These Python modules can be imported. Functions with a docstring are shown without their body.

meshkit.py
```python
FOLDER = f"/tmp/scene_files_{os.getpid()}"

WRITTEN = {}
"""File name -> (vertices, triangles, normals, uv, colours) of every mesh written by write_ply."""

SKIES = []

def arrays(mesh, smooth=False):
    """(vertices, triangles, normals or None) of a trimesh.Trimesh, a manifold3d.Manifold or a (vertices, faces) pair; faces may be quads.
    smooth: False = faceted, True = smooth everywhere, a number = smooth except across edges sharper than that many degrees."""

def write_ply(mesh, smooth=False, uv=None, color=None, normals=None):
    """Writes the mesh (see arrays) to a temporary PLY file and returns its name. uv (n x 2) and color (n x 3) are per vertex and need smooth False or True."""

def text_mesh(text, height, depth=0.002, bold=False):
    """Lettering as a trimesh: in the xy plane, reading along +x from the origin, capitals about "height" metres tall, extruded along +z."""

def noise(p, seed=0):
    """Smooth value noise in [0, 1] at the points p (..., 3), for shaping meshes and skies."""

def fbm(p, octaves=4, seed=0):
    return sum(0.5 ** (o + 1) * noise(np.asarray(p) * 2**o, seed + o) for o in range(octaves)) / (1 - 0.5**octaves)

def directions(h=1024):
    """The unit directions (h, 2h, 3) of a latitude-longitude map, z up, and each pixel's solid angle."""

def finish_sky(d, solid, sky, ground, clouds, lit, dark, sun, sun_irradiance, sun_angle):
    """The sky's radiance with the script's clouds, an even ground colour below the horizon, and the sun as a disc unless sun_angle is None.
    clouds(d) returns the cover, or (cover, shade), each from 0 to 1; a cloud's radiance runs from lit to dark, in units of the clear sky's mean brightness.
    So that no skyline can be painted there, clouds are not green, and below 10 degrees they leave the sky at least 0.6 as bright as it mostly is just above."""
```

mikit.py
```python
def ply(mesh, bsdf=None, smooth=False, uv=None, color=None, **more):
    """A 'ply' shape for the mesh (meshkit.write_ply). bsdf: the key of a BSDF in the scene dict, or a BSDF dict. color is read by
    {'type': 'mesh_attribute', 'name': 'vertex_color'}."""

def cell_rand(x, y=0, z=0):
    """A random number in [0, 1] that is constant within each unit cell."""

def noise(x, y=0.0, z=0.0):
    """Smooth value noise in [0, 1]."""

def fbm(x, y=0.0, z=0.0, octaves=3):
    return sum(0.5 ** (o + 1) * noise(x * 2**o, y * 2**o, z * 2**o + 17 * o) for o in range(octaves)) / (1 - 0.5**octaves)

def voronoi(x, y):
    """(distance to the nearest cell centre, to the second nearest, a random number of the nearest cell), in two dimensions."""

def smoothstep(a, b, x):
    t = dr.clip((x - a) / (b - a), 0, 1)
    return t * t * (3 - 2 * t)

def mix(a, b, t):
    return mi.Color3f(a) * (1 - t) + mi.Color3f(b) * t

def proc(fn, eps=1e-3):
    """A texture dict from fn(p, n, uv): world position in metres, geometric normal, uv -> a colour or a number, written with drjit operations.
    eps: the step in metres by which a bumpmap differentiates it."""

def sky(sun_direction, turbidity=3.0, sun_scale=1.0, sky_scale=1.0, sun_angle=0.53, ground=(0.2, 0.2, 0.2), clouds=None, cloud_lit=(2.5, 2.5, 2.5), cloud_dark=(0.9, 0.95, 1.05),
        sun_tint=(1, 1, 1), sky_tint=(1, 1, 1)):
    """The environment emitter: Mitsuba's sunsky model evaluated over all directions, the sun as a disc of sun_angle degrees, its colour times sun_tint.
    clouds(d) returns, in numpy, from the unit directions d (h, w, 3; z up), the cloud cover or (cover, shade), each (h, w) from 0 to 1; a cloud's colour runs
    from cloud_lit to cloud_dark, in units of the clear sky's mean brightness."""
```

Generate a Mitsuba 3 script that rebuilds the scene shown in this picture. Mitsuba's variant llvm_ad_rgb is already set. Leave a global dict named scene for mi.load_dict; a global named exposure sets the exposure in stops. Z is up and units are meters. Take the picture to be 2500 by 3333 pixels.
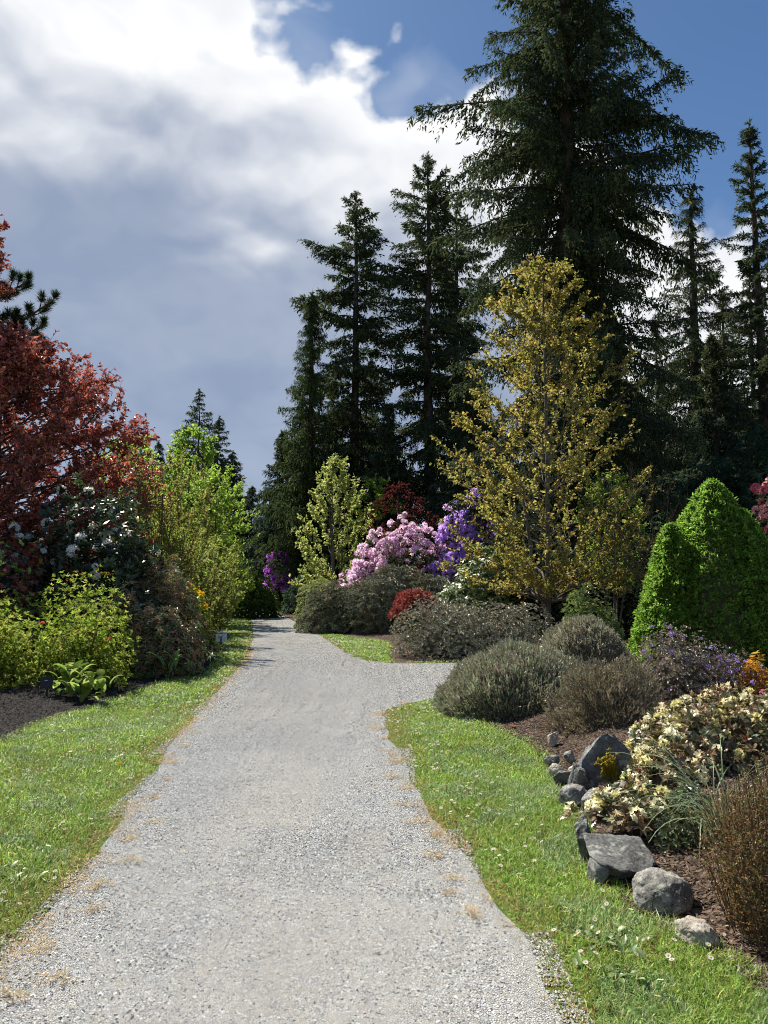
import math
import numpy as np
import trimesh
import mitsuba as mi
import drjit as dr
import shapely
from shapely.geometry import Polygon
from scipy.spatial import Delaunay, ConvexHull
import mikit
import meshkit
from mikit import proc, mix, smoothstep
from mikit import noise as tnoise, fbm as tfbm, voronoi

T = mi.ScalarTransform4f
scene, labels = {}, {}

# ------------------------------------------------------------------ camera, sky, exposure
exposure = 2.33
PITCH = math.radians(5.4)
scene['camera'] = {
    'type': 'perspective', 'fov': 53.03, 'fov_axis': 'x', 'near_clip': 0.05, 'far_clip': 3000.0,
    'to_world': T().look_at(origin=[0, 0, 1.6], target=[0, math.cos(PITCH), 1.6 + math.sin(PITCH)], up=[0, 0, 1])}


def clouds(d):
    """A bank of cumulus all round the horizon, its ragged bright rim towards the zenith, its base grey."""
    az = np.degrees(np.arctan2(d[..., 0], d[..., 1]))
    el = np.degrees(np.arcsin(np.clip(d[..., 2], -1, 1)))
    top = np.interp(az, [-180, -120, -60, -27, -19, -15, -9, -4, 0, 4, 8, 13, 20, 27, 35, 70, 120, 180],
                    [20, 24, 40, 45, 41, 40.5, 38.5, 35.2, 33.6, 35, 34, 31, 26.5, 22.5, 19, 15, 15, 20])
    base = np.interp(az, [-180, -120, -60, -27, -15, -6, 0, 6, 14, 24, 40, 90, 180],
                     [18, 24, 33, 33, 31.5, 29.5, 27.5, 25.5, 18, 9, 6, 6, 18])
    q = d * [1.0, 1.0, 1.3]
    w = np.stack([meshkit.fbm(q * 7 + k * 11.3, 4, 3 + k) - 0.5 for k in range(3)], -1)
    big = meshkit.fbm(q * 5.5 + 0.35 * w + 3.1, 4, 11) - 0.5
    fine = meshkit.fbm(q * 15 + 1.6 * w + 7.7, 7, 5) - 0.5
    soft = meshkit.fbm(q * 4.5 + 0.5 * w + 1.7, 4, 23) - 0.5
    edge = top - el + 9 * big + 13 * fine
    cover = np.clip((edge + 0.4) / 1.9, 0, 1) ** 1.1
    streak = meshkit.fbm(np.stack([az * 0.16 + 2 * w[..., 0], el * 0.05 + 3.0 * w[..., 1], 0 * az], -1), 4, 31) - 0.5
    wisp = np.clip(0.32 * meshkit.fbm(q * [9, 9, 4] + 2.4 * w, 5, 41) - 0.16 - 0.02 * np.clip(el - top, 0, 30), 0, 1) * 2.0
    cover = np.maximum(cover, wisp * (el > 5))
    depth = base - el + 20 * soft + 9 * big + 8 * fine
    shade = np.clip(0.5 + depth / 11.0, 0, 1)
    shade = shade * shade * (3 - 2 * shade)
    low = np.clip((28 - el) / 22, 0, 1)
    body = meshkit.fbm(q * 9 + 2.0 * w + 4.4, 5, 51) - 0.5
    shade = np.clip(0.08 + 0.86 * shade + 0.12 * streak * 2 * low - 0.02 * low + (0.75 * body + 0.25 * soft) * (1 - 0.6 * shade), 0, 1)
    # away from the thick of the bank, the lower air is thin rain-haze with blue showing through
    cover = cover * (1 - 0.12 * low)
    return cover, shade


SUN = np.array([-0.40, 0.50, 0.80])
scene['sky'] = mikit.sky(SUN, turbidity=3.0, sun_scale=1.28, sky_scale=0.62, ground=(0.12, 0.14, 0.09), clouds=clouds,
                         cloud_lit=(3.95, 3.98, 4.0), cloud_dark=(1.12, 1.38, 1.92), sky_tint=(0.78, 0.92, 1.10), sun_tint=(0.90, 1.0, 1.14))

# ------------------------------------------------------------------ helpers
UP = np.array([0, 0, 1.0])


def RG(seed):
    return np.random.default_rng(seed)


def nrm(v):
    return v / np.maximum(np.linalg.norm(v, axis=-1, keepdims=True), 1e-9)


def rvec(rg, n):
    return nrm(rg.normal(size=(n, 3)))


def numbered(name):
    if name not in labels:
        return name
    k = 1
    while f'{name}_{k:03d}' in labels:
        k += 1
    return f'{name}_{k:03d}'


def thing(name, label, category, group=None, kind=None):
    key = numbered(name)
    labels[key] = {'label': label, 'category': category}
    if group:
        labels[key]['group'] = group
    if kind:
        labels[key]['kind'] = kind
    return key


def packed(c):
    """Each piece's own colour (constant over the piece) carried in the two uv numbers; square roots, red as whole numbers."""
    q = np.sqrt(np.clip(c, 0, 1))
    return np.c_[np.round(q[:, 0] * 1000) + 0.1 + 0.8 * q[:, 1], q[:, 2]]


def piece_colour(p, n, uv):
    r = dr.floor(uv.x)
    g = (uv.x - r - 0.1) / 0.8
    return mi.Color3f(dr.square(r / 1000.0), dr.square(dr.clip(g, 0, 1)), dr.square(uv.y))


counts = {}


def part(parent, name, geo, bsdf, kind=None, smooth=False, label=None, to_world=None):
    base = f'{parent}__{name}'
    k = counts.get(base, 0)
    counts[base] = k + 1
    key = base if k == 0 else f'{base}_{k:03d}'
    scene[key] = as_shape(geo, bsdf, smooth)
    if to_world is not None:
        scene[key]['to_world'] = to_world
    if kind or label:
        labels[key] = {a: b for a, b in (('kind', kind), ('label', label)) if b}
    return key


def as_shape(geo, bsdf, smooth=False):
    if isinstance(geo, dict):
        return dict(geo)
    if isinstance(geo, tuple):
        v, f, c = geo
        return mikit.ply((v, f), bsdf, smooth, uv=None if c is None else packed(c))
    return mikit.ply(geo, bsdf, smooth)


def structure(key, geo, bsdf, smooth=False, kind='structure', label=None, cat=None):
    scene[key] = as_shape(geo, bsdf, smooth)
    labels[key] = {'kind': kind}
    if label:
        labels[key].update(label=label, category=cat)


def join(*gs):
    gs = [g for g in gs if g is not None and len(g[0])]
    off = np.cumsum([0] + [len(g[0]) for g in gs])
    return (np.vstack([g[0] for g in gs]), np.vstack([g[1] + o for g, o in zip(gs, off)]),
            None if gs[0][2] is None else np.vstack([g[2] for g in gs]))


def pick(rg, n, cols, var=0.18, weights=None):
    cols = np.array(cols, float)
    c = cols[rg.choice(len(cols), n, p=weights)]
    return np.clip(c * np.exp(rg.normal(0, var, (n, 1))) * np.exp(rg.normal(0, var * 0.3, (n, 3))), 0.002, 0.95)


def leaves(P, D, U, L, W, C, fold=0.2, wide=0.45, droop=0.0, seg=1):
    """n leaves: base P, direction D, upper side towards U, length L, width W, colour C."""
    n = len(P)
    D = nrm(D)
    S = nrm(np.cross(D, U))
    N = np.cross(S, D)
    L = np.broadcast_to(L, n)[:, None]
    W = np.broadcast_to(W, n)[:, None]
    if seg == 1:
        m = P + D * L * wide
        v = np.stack([P, m + S * W / 2 + N * W * fold, P + D * L - N * L * droop, m - S * W / 2 + N * W * fold], 1)
        f = np.array([[0, 1, 2], [0, 2, 3]])
    elif seg == 2:
        a = P + D * L * 0.3 - N * L * droop * 0.05
        b = P + D * L * 0.68 - N * L * droop * 0.4
        v = np.stack([P, a + S * W * 0.45 + N * W * fold * 0.6, a - S * W * 0.45 - N * W * fold * 0.3, b + S * W * 0.42 + N * W * fold * 0.6, b - S * W * 0.42 - N * W * fold * 0.3, P + D * L - N * L * droop], 1)
        f = np.array([[0, 1, 2], [1, 3, 4], [1, 4, 2], [3, 5, 4]])
    k = v.shape[1]
    F = (f[None] + (np.arange(n) * k)[:, None, None]).reshape(-1, 3)
    return v.reshape(-1, 3), F, np.repeat(C, k, 0)


def tubes(pts, rad, sides=5, C=None):
    """n tubes of k points each: pts (n, k, 3), rad (n, k)."""
    pts = np.asarray(pts, float)
    rad = np.asarray(rad, float)
    n, k, _ = pts.shape
    t = nrm(np.gradient(pts, axis=1))
    ref = np.where(np.abs(t[..., 2:3]) > 0.9, [1.0, 0, 0], [0, 0, 1.0])
    a = nrm(np.cross(t, ref))
    b = np.cross(t, a)
    ang = np.arange(sides) * 2 * np.pi / sides
    ring = a[:, :, None] * np.cos(ang)[:, None] + b[:, :, None] * np.sin(ang)[:, None]
    v = pts[:, :, None] + ring * rad[:, :, None, None]
    i, j = np.meshgrid(np.arange(k - 1), np.arange(sides), indexing='ij')
    q0 = i * sides + j
    q1 = i * sides + (j + 1) % sides
    f = np.stack([np.stack([q0, q1, q1 + sides], -1), np.stack([q0, q1 + sides, q0 + sides], -1)], 2).reshape(-1, 3)
    F = (f[None] + (np.arange(n) * k * sides)[:, None, None]).reshape(-1, 3)
    if C is None:
        C = np.full((n, 3), 0.1)
    return v.reshape(-1, 3), F, np.repeat(C, k * sides, 0)


def bez(a, b, c, k):
    s = np.linspace(0, 1, k)[None, :, None]
    return (1 - s) ** 2 * a[:, None] + 2 * s * (1 - s) * b[:, None] + s * s * c[:, None]


def at_param(pts, i, s):
    """Point and tangent on polylines pts[i] at s in 0..1."""
    k = pts.shape[1]
    x = np.clip(s, 0, 0.9999) * (k - 1)
    j = x.astype(int)
    fr = (x - j)[:, None]
    a, b = pts[i, j], pts[i, j + 1]
    return a * (1 - fr) + b * fr, nrm(b - a)


# ------------------------------------------------------------------ materials
VC = proc(piece_colour)


def thin(key, rough, trans, eta=1.45, color=None):
    scene[key] = {'type': 'principledthin', 'base_color': color or VC, 'roughness': rough, 'diff_trans': trans, 'eta': eta, 'spec_trans': 0.0}


thin('leaf_soft', 0.55, 1.25)


def gloss(key, rough, trans, part_, spec=0.7):
    """A leaf with a shining skin that still lets light through."""
    scene[key] = {'type': 'blendbsdf', 'weight': part_,
                  'a': {'type': 'principledthin', 'base_color': VC, 'roughness': 0.5, 'diff_trans': trans, 'eta': 1.45, 'spec_trans': 0.0},
                  'b': {'type': 'twosided', 'b': {'type': 'principled', 'base_color': VC, 'roughness': rough, 'specular': spec}}}


gloss('leaf_gloss', 0.38, 1.5, 0.5, 1.0)
gloss('leaf_waxy', 0.40, 1.0, 0.75, 1.0)
thin('needle', 0.5, 0.7, 1.45)
thin('petal', 0.6, 1.1, 1.4)
gloss('grass_blade', 0.38, 1.2, 0.3, 0.5)
scene['solid_color'] = {'type': 'twosided', 'b': {'type': 'principled', 'base_color': VC, 'roughness': 0.8, 'specular': 0.3}}


def bark_fn(dark, light, sc=9.0):
    def fn(p, n, uv):
        a = tfbm(p.x * sc, p.y * sc, p.z * sc * 0.25, 4)
        b = tnoise(p.x * sc * 5, p.y * sc * 5, p.z * sc * 0.9)
        return mix(dark, light, smoothstep(0.3, 0.72, 0.65 * a + 0.35 * b))
    return fn


def bark(key, dark, light, sc=9.0, depth=0.015):
    def h(p, n, uv):
        return tfbm(p.x * sc * 2, p.y * sc * 2, p.z * sc * 0.5, 3)
    scene[key] = {'type': 'twosided', 'b': {'type': 'bumpmap', 'arbitrary': proc(h, 2e-3), 'scale': depth,
                                           'b': {'type': 'principled', 'base_color': proc(bark_fn(dark, light, sc)), 'roughness': 0.9, 'specular': 0.25}}}


bark('bark_fir', (0.035, 0.026, 0.020), (0.13, 0.105, 0.085), 5.0, 0.03)
bark('bark_grey', (0.075, 0.066, 0.055), (0.19, 0.17, 0.145), 11.0, 0.004)
bark('bark_brown', (0.04, 0.028, 0.02), (0.12, 0.09, 0.065), 12.0, 0.006)
bark('rotten_wood', (0.010, 0.008, 0.006), (0.075, 0.055, 0.04), 7.0, 0.03)
bark('fence_wood', (0.10, 0.095, 0.085), (0.26, 0.24, 0.21), 14.0, 0.003)


def gravel_fn(p, n, uv):
    d1, d2, r = voronoi(p.x * 95, p.y * 95)
    e1, e2, r2 = voronoi(p.x * 42 + 7.3, p.y * 42)
    stone = mix((0.24, 0.25, 0.25), (0.56, 0.57, 0.55), r * 0.75 + 0.25 * r2)
    gap = smoothstep(0.02, 0.22, d2 - d1)
    stone = mix((0.15, 0.148, 0.14), stone, gap)
    dust = smoothstep(0.48, 0.68, tfbm(p.x * 1.1, p.y * 0.8, 3.0, 4)) * smoothstep(0.25, 0.6, tfbm(p.x * 30, p.y * 30, 1.0, 3))
    return mix(stone, (0.44, 0.415, 0.36), 0.4 * dust)


def gravel_h(p, n, uv):
    d1, d2, r = voronoi(p.x * 95, p.y * 95)
    return smoothstep(0.0, 0.35, d2 - d1) * (0.5 + 0.5 * r)


scene['gravel_bed'] = {'type': 'twosided', 'b': {'type': 'bumpmap', 'arbitrary': proc(gravel_h, 1e-3), 'scale': 0.005,
                                                'b': {'type': 'principled', 'base_color': proc(gravel_fn), 'roughness': 0.85, 'specular': 0.35}}}


def lawn_fn(p, n, uv):
    a = tfbm(p.x * 0.9, p.y * 0.9, 0.0, 4)
    b = tfbm(p.x * 55, p.y * 55, 5.0, 3)
    g = mix((0.04, 0.07, 0.014), (0.15, 0.25, 0.04), b)
    return mix(g, (0.13, 0.155, 0.045), 0.6 * smoothstep(0.5, 0.75, a))


def lawn_h(p, n, uv):
    return tfbm(p.x * 60, p.y * 60, 0.0, 3)


scene['lawn_soil'] = {'type': 'twosided', 'b': {'type': 'bumpmap', 'arbitrary': proc(lawn_h, 2e-3), 'scale': 0.02,
                                               'b': {'type': 'principled', 'base_color': proc(lawn_fn), 'roughness': 0.9, 'specular': 0.2}}}


def forest_fn(p, n, uv):
    return mix((0.025, 0.030, 0.012), (0.075, 0.085, 0.03), tfbm(p.x * 0.8, p.y * 0.8, 0.0, 5))


scene['forest_soil'] = {'type': 'twosided', 'b': {'type': 'principled', 'base_color': proc(forest_fn), 'roughness': 0.95, 'specular': 0.1}}


def mulch_fn(dark, light):
    def fn(p, n, uv):
        a = tfbm(p.x * 70, p.y * 70, p.z * 70, 3)
        d1, d2, r = voronoi(p.x * 38, p.y * 55)
        return mix(dark, light, smoothstep(0.25, 0.85, 0.5 * a + 0.5 * r))
    return fn


def mulch_h(p, n, uv):
    d1, d2, r = voronoi(p.x * 38, p.y * 55)
    return r * 0.6 + 0.4 * tfbm(p.x * 80, p.y * 80, 0.0, 2)


for key, dk, lt in (('mulch_black', (0.010, 0.009, 0.009), (0.055, 0.048, 0.045)), ('mulch_brown', (0.030, 0.020, 0.014), (0.16, 0.115, 0.085))):
    scene[key] = {'type': 'twosided', 'b': {'type': 'bumpmap', 'arbitrary': proc(mulch_h, 2e-3), 'scale': 0.02,
                                           'b': {'type': 'principled', 'base_color': proc(mulch_fn(dk, lt)), 'roughness': 0.95, 'specular': 0.2}}}


def rock_fn(dark, light, lichen):
    def fn(p, n, uv):
        a = tfbm(p.x * 9, p.y * 9, p.z * 9, 5)
        b = tfbm(p.x * 90, p.y * 90, p.z * 90, 3)
        c = mix(dark, light, smoothstep(0.25, 0.75, 0.6 * a + 0.4 * b))
        spots = smoothstep(0.57, 0.66, tfbm(p.x * 22 + 4, p.y * 22, p.z * 22, 4))
        return mix(c, lichen, 0.55 * spots)
    return fn


def rock_h(p, n, uv):
    return tfbm(p.x * 35, p.y * 35, p.z * 35, 4)


for key, dk, lt, li in (('rock_grey', (0.085, 0.085, 0.08), (0.28, 0.272, 0.255), (0.36, 0.37, 0.32)), ('rock_dark', (0.05, 0.052, 0.052), (0.19, 0.195, 0.19), (0.34, 0.36, 0.32)),
                        ('rock_pale', (0.24, 0.215, 0.18), (0.46, 0.42, 0.36), (0.48, 0.46, 0.42))):
    scene[key] = {'type': 'twosided', 'b': {'type': 'bumpmap', 'arbitrary': proc(rock_h, 1e-3), 'scale': 0.012,
                                           'b': {'type': 'principled', 'base_color': proc(rock_fn(dk, lt, li)), 'roughness': 0.85, 'specular': 0.3}}}


def core_fn(dark, light):
    def fn(p, n, uv):
        return mix(dark, light, tfbm(p.x * 25, p.y * 25, p.z * 25, 3))
    return fn


scene['twig_mass'] = {'type': 'twosided', 'b': {'type': 'principled', 'base_color': proc(core_fn((0.07, 0.062, 0.038), (0.15, 0.125, 0.08))), 'roughness': 0.9, 'specular': 0.2}}
scene['sign_face'] = {'type': 'principled', 'base_color': {'type': 'rgb', 'value': [0.62, 0.64, 0.68]}, 'roughness': 0.4, 'specular': 0.5}
scene['black_plastic'] = {'type': 'principled', 'base_color': {'type': 'rgb', 'value': [0.012, 0.012, 0.014]}, 'roughness': 0.45, 'specular': 0.4}
scene['black_print'] = {'type': 'principled', 'base_color': {'type': 'rgb', 'value': [0.03, 0.03, 0.035]}, 'roughness': 0.7}
scene['white_print'] = {'type': 'principled', 'base_color': {'type': 'rgb', 'value': [0.6, 0.6, 0.58]}, 'roughness': 0.6}

# ------------------------------------------------------------------ the ground: lawn, path, beds
PATH_L = [(-1.45, -3.0), (-1.5, 0.0), (-1.54, 2.98), (-1.61, 3.4), (-1.63, 3.7), (-1.65, 4.17), (-1.76, 5.15), (-1.92, 6.44), (-2.13, 7.89), (-2.26, 9.19), (-2.5, 11.98), (-2.8, 15.32),
          (-3.24, 19.06), (-4.67, 27.84), (-6.96, 40.26), (-9.3, 50.5), (-12.0, 55.0), (-18.0, 58.5)]
PATH_R = [(-17.0, 60.5), (-10.5, 57.5), (-8.2, 55.0), (-6.72, 49.03), (-3.96, 35.04), (-2.1, 25.25), (-0.99, 18.67), (-0.38, 16.4), (0.1, 15.72), (2.0, 16.05), (6.0, 17.0), (12.0, 18.6), (12.0, 16.0), (6.0, 14.6),
          (1.9, 13.78), (1.26, 12.3), (0.71, 11.0), (0.13, 10.4), (-0.04, 9.84), (-0.02, 9.19), (0.11, 7.67), (0.21, 6.59), (0.32, 5.66), (0.47, 4.72), (0.57, 4.0), (0.6, 3.74), (0.63, 3.32), (0.65, 2.98),
          (0.7, 0.0), (0.7, -3.0)]


def dense(pts, step, wob=0.0, seed=0, closed=True):
    out = []
    pts = np.array(pts, float)
    m = len(pts) if closed else len(pts) - 1
    for i in range(m):
        a, b = pts[i], pts[(i + 1) % len(pts)]
        k = max(1, int(np.linalg.norm(b - a) / step))
        out.append(a + (b - a) * (np.arange(k) / k)[:, None])
    out = np.vstack(out)
    if wob:
        q = np.c_[out * 2.2, np.zeros(len(out))]
        out = out + wob * 2 * np.stack([meshkit.fbm(q, 4, seed) - 0.5, meshkit.fbm(q + 50, 4, seed) - 0.5], 1)
    return out




def chaikin(p, k=2):
    p = np.array(p, float)
    for _ in range(k):
        q = np.roll(p, -1, 0)
        p = np.stack([0.75 * p + 0.25 * q, 0.25 * p + 0.75 * q], 1).reshape(-1, 2)
    return p


path_poly = Polygon(dense(chaikin(PATH_L + PATH_R), 0.07, 0.06, 3)).buffer(0)
LEFT_BED = [(-4.0, 5.6), (-3.93, 8.0), (-3.95, 9.19), (-3.79, 10.2), (-3.70, 11.24), (-3.60, 13.12), (-3.14, 14.13), (-3.62, 17.25), (-4.25, 20.49), (-6.36, 31.03), (-8.3, 41.0), (-11.2, 52.0),
            (-30, 56), (-30, 4)]
RIGHT_BED = [(0.74, 10.9), (0.9, 9.9), (1.21, 8.95), (1.48, 7.89), (1.43, 6.59), (1.33, 5.55), (1.22, 4.88), (1.16, 4.36), (1.22, 4.06), (1.34, 3.74), (1.43, 3.52), (1.5, 3.18), (1.62, 2.5), (1.8, 0),
             (30, 0), (30, 16.2), (9.0, 15.2), (6.0, 14.3), (2.05, 13.5), (1.45, 12.3)]
FAR_BED = [(0.12, 15.95), (0.10, 18.6), (0.05, 22.1), (-1.5, 24.6), (-2.05, 26.3), (-2.9, 29.5), (-4.6, 37), (-6.2, 45), (-6.5, 56), (40, 56), (40, 19), (12, 18.9), (6, 17.3), (2, 16.35)]
left_poly = Polygon(dense(LEFT_BED, 0.3, 0.09, 5)).buffer(0)
right_poly = Polygon(dense(RIGHT_BED, 0.2, 0.07, 6)).buffer(0)
far_poly = Polygon(dense(FAR_BED, 0.3, 0.09, 7)).buffer(0)


def sheet(poly, step, zfun, clip=None):
    if clip is not None:
        poly = poly.intersection(clip)
    poly = shapely.simplify(poly, 0.01)
    ring = np.vstack([np.array(g.exterior.coords)[:-1] for g in getattr(poly, 'geoms', [poly])])
    x0, y0, x1, y1 = poly.bounds
    gx, gy = np.meshgrid(np.arange(x0, x1, step), np.arange(y0, y1, step))
    g = np.c_[gx.ravel(), gy.ravel()]
    g = g + RG(1).uniform(-0.3, 0.3, g.shape) * step
    inside = shapely.contains_xy(poly.buffer(-step * 0.4), g[:, 0], g[:, 1])
    p = np.vstack([ring, g[inside]])
    tri = Delaunay(p).simplices
    cen = p[tri].mean(1)
    tri = tri[shapely.contains_xy(poly, cen[:, 0], cen[:, 1])]
    a, b, c = p[tri[:, 0]], p[tri[:, 1]], p[tri[:, 2]]
    area = (b[:, 0] - a[:, 0]) * (c[:, 1] - a[:, 1]) - (b[:, 1] - a[:, 1]) * (c[:, 0] - a[:, 0])
    tri = np.where((area < 0)[:, None], tri[:, ::-1], tri)
    tri = tri[np.abs(area) > 1e-7]
    return np.c_[p, zfun(p)], tri, None


def edge_dist(poly, p):
    return shapely.distance(poly.boundary, shapely.points(p)) * shapely.contains_xy(poly, p[:, 0], p[:, 1])


def sstep(a, b, x):
    t = np.clip((x - a) / (b - a), 0, 1)
    return t * t * (3 - 2 * t)


def h_left(p):
    p = np.atleast_2d(p)
    return 0.012 + 0.13 * sstep(0.0, 1.6, edge_dist(left_poly, p)) + 0.02 * (meshkit.fbm(np.c_[p * 3, np.zeros(len(p))], 3, 2) - 0.5)


def h_right(p):
    p = np.atleast_2d(p)
    return 0.012 + 0.20 * sstep(0.05, 0.9, edge_dist(right_poly, p)) + 0.03 * (meshkit.fbm(np.c_[p * 4, np.zeros(len(p))], 3, 4) - 0.5)


def h_far(p):
    p = np.atleast_2d(p)
    return 0.012 + 0.12 * sstep(0.0, 2.0, edge_dist(far_poly, p)) + 0.02 * (meshkit.fbm(np.c_[p * 3, np.zeros(len(p))], 3, 6) - 0.5)


BIG = shapely.box(-200, -20, 200, 70)
lv = np.array([[-700, -300, 0], [700, -300, 0], [700, 900, 0], [-700, 900, 0]], float)
structure('ground', (np.c_[lv[:, :2], np.full(4, -0.006)], np.array([[0, 1, 2], [0, 2, 3]]), None), 'forest_soil')
structure('lawn', sheet(shapely.box(-8, -4, 8, 58).difference(shapely.box(100, 100, 101, 101)), 1.0, lambda p: np.full(len(p), 0.0)), 'lawn_soil')
structure('path', sheet(path_poly, 0.25, lambda p: 0.006 + 0.012 * (meshkit.fbm(np.c_[p * 1.6, np.zeros(len(p))], 3, 9) - 0.5) * sstep(0, 0.3, edge_dist(path_poly, p))), 'gravel_bed', True)
structure('flower_bed_left', sheet(left_poly, 0.22, h_left, shapely.box(-14, 5, 0, 30)), 'mulch_black', True)
structure('flower_bed_right', sheet(right_poly, 0.16, h_right, shapely.box(0, 1.5, 9, 17)), 'mulch_brown', True)
structure('flower_bed_far', sheet(far_poly, 0.5, h_far, shapely.box(-8, 15, 20, 56)), 'mulch_brown', True)


def ZL(x, y):
    return float(h_left([[x, y]])[0])


def ZR(x, y):
    return float(h_right([[x, y]])[0])


def ZF(x, y):
    return float(h_far([[x, y]])[0])


# ------------------------------------------------------------------ gravel stones near the camera
def gravel_patch(seed, side, dens, sz, dusty=0.0):
    rg = RG(seed)
    n = int(side * side * dens)
    p = rg.uniform(-side / 2, side / 2, (n, 2))
    s = sz * np.exp(np.clip(rg.normal(0, 0.28, n), -0.6, 0.5))
    base = np.array([[1, 0, 0], [0, 1, 0], [-1, 0, 0], [0, -1, 0], [0, 0, 0.62], [0.1, 0, -0.5], [0.55, 0.5, 0.5], [-0.5, -0.55, 0.48]], float)
    b = base[None] * np.exp(rg.normal(0, 0.22, (n, 8, 3))) * s[:, None, None] * np.stack([np.exp(rg.normal(0.1, 0.25, n)), np.ones(n), np.full(n, 0.85)], 1)[:, None]
    a = rg.uniform(0, 2 * np.pi, n)
    ca, sa = np.cos(a)[:, None], np.sin(a)[:, None]
    tilt = rg.normal(0, 0.35, (n, 1))
    x, y, z = b[..., 0], b[..., 1], b[..., 2]
    x, z = x * np.cos(tilt) - z * np.sin(tilt), x * np.sin(tilt) + z * np.cos(tilt)
    v = np.stack([x * ca - y * sa + p[:, :1], x * sa + y * ca + p[:, 1:], z + (s * 0.28)[:, None]], -1)
    f = np.array([[0, 1, 6], [0, 6, 4], [6, 1, 4], [1, 2, 4], [2, 3, 7], [2, 7, 4], [7, 3, 4], [3, 0, 4]])
    F = (f[None] + (np.arange(n) * 8)[:, None, None]).reshape(-1, 3)
    t = rg.random((n, 1)) ** 0.9
    c = (1 - t) * [0.18, 0.19, 0.195] + t * [0.58, 0.595, 0.58]
    one = np.ones((n, 1))
    c = np.where(rg.random((n, 1)) < 0.12, one * [0.40, 0.365, 0.30], c)
    c = np.where(rg.random((n, 1)) < 0.10, one * [0.09, 0.095, 0.10], c)
    c = np.where(rg.random((n, 1)) < 0.04, one * [0.66, 0.67, 0.65], c)
    c = c if sz < 0.0055 else 0.5 * c + 0.5 * np.array([0.40, 0.405, 0.395])
    # stones coated with dried beige silt in the trodden patches
    c = np.where(rg.random((n, 1)) < 0.75, c * (1 - dusty) + dusty * np.array([0.44, 0.425, 0.375]), c)
    return v.reshape(-1, 3), F, np.repeat(c, 8, 0)


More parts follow.
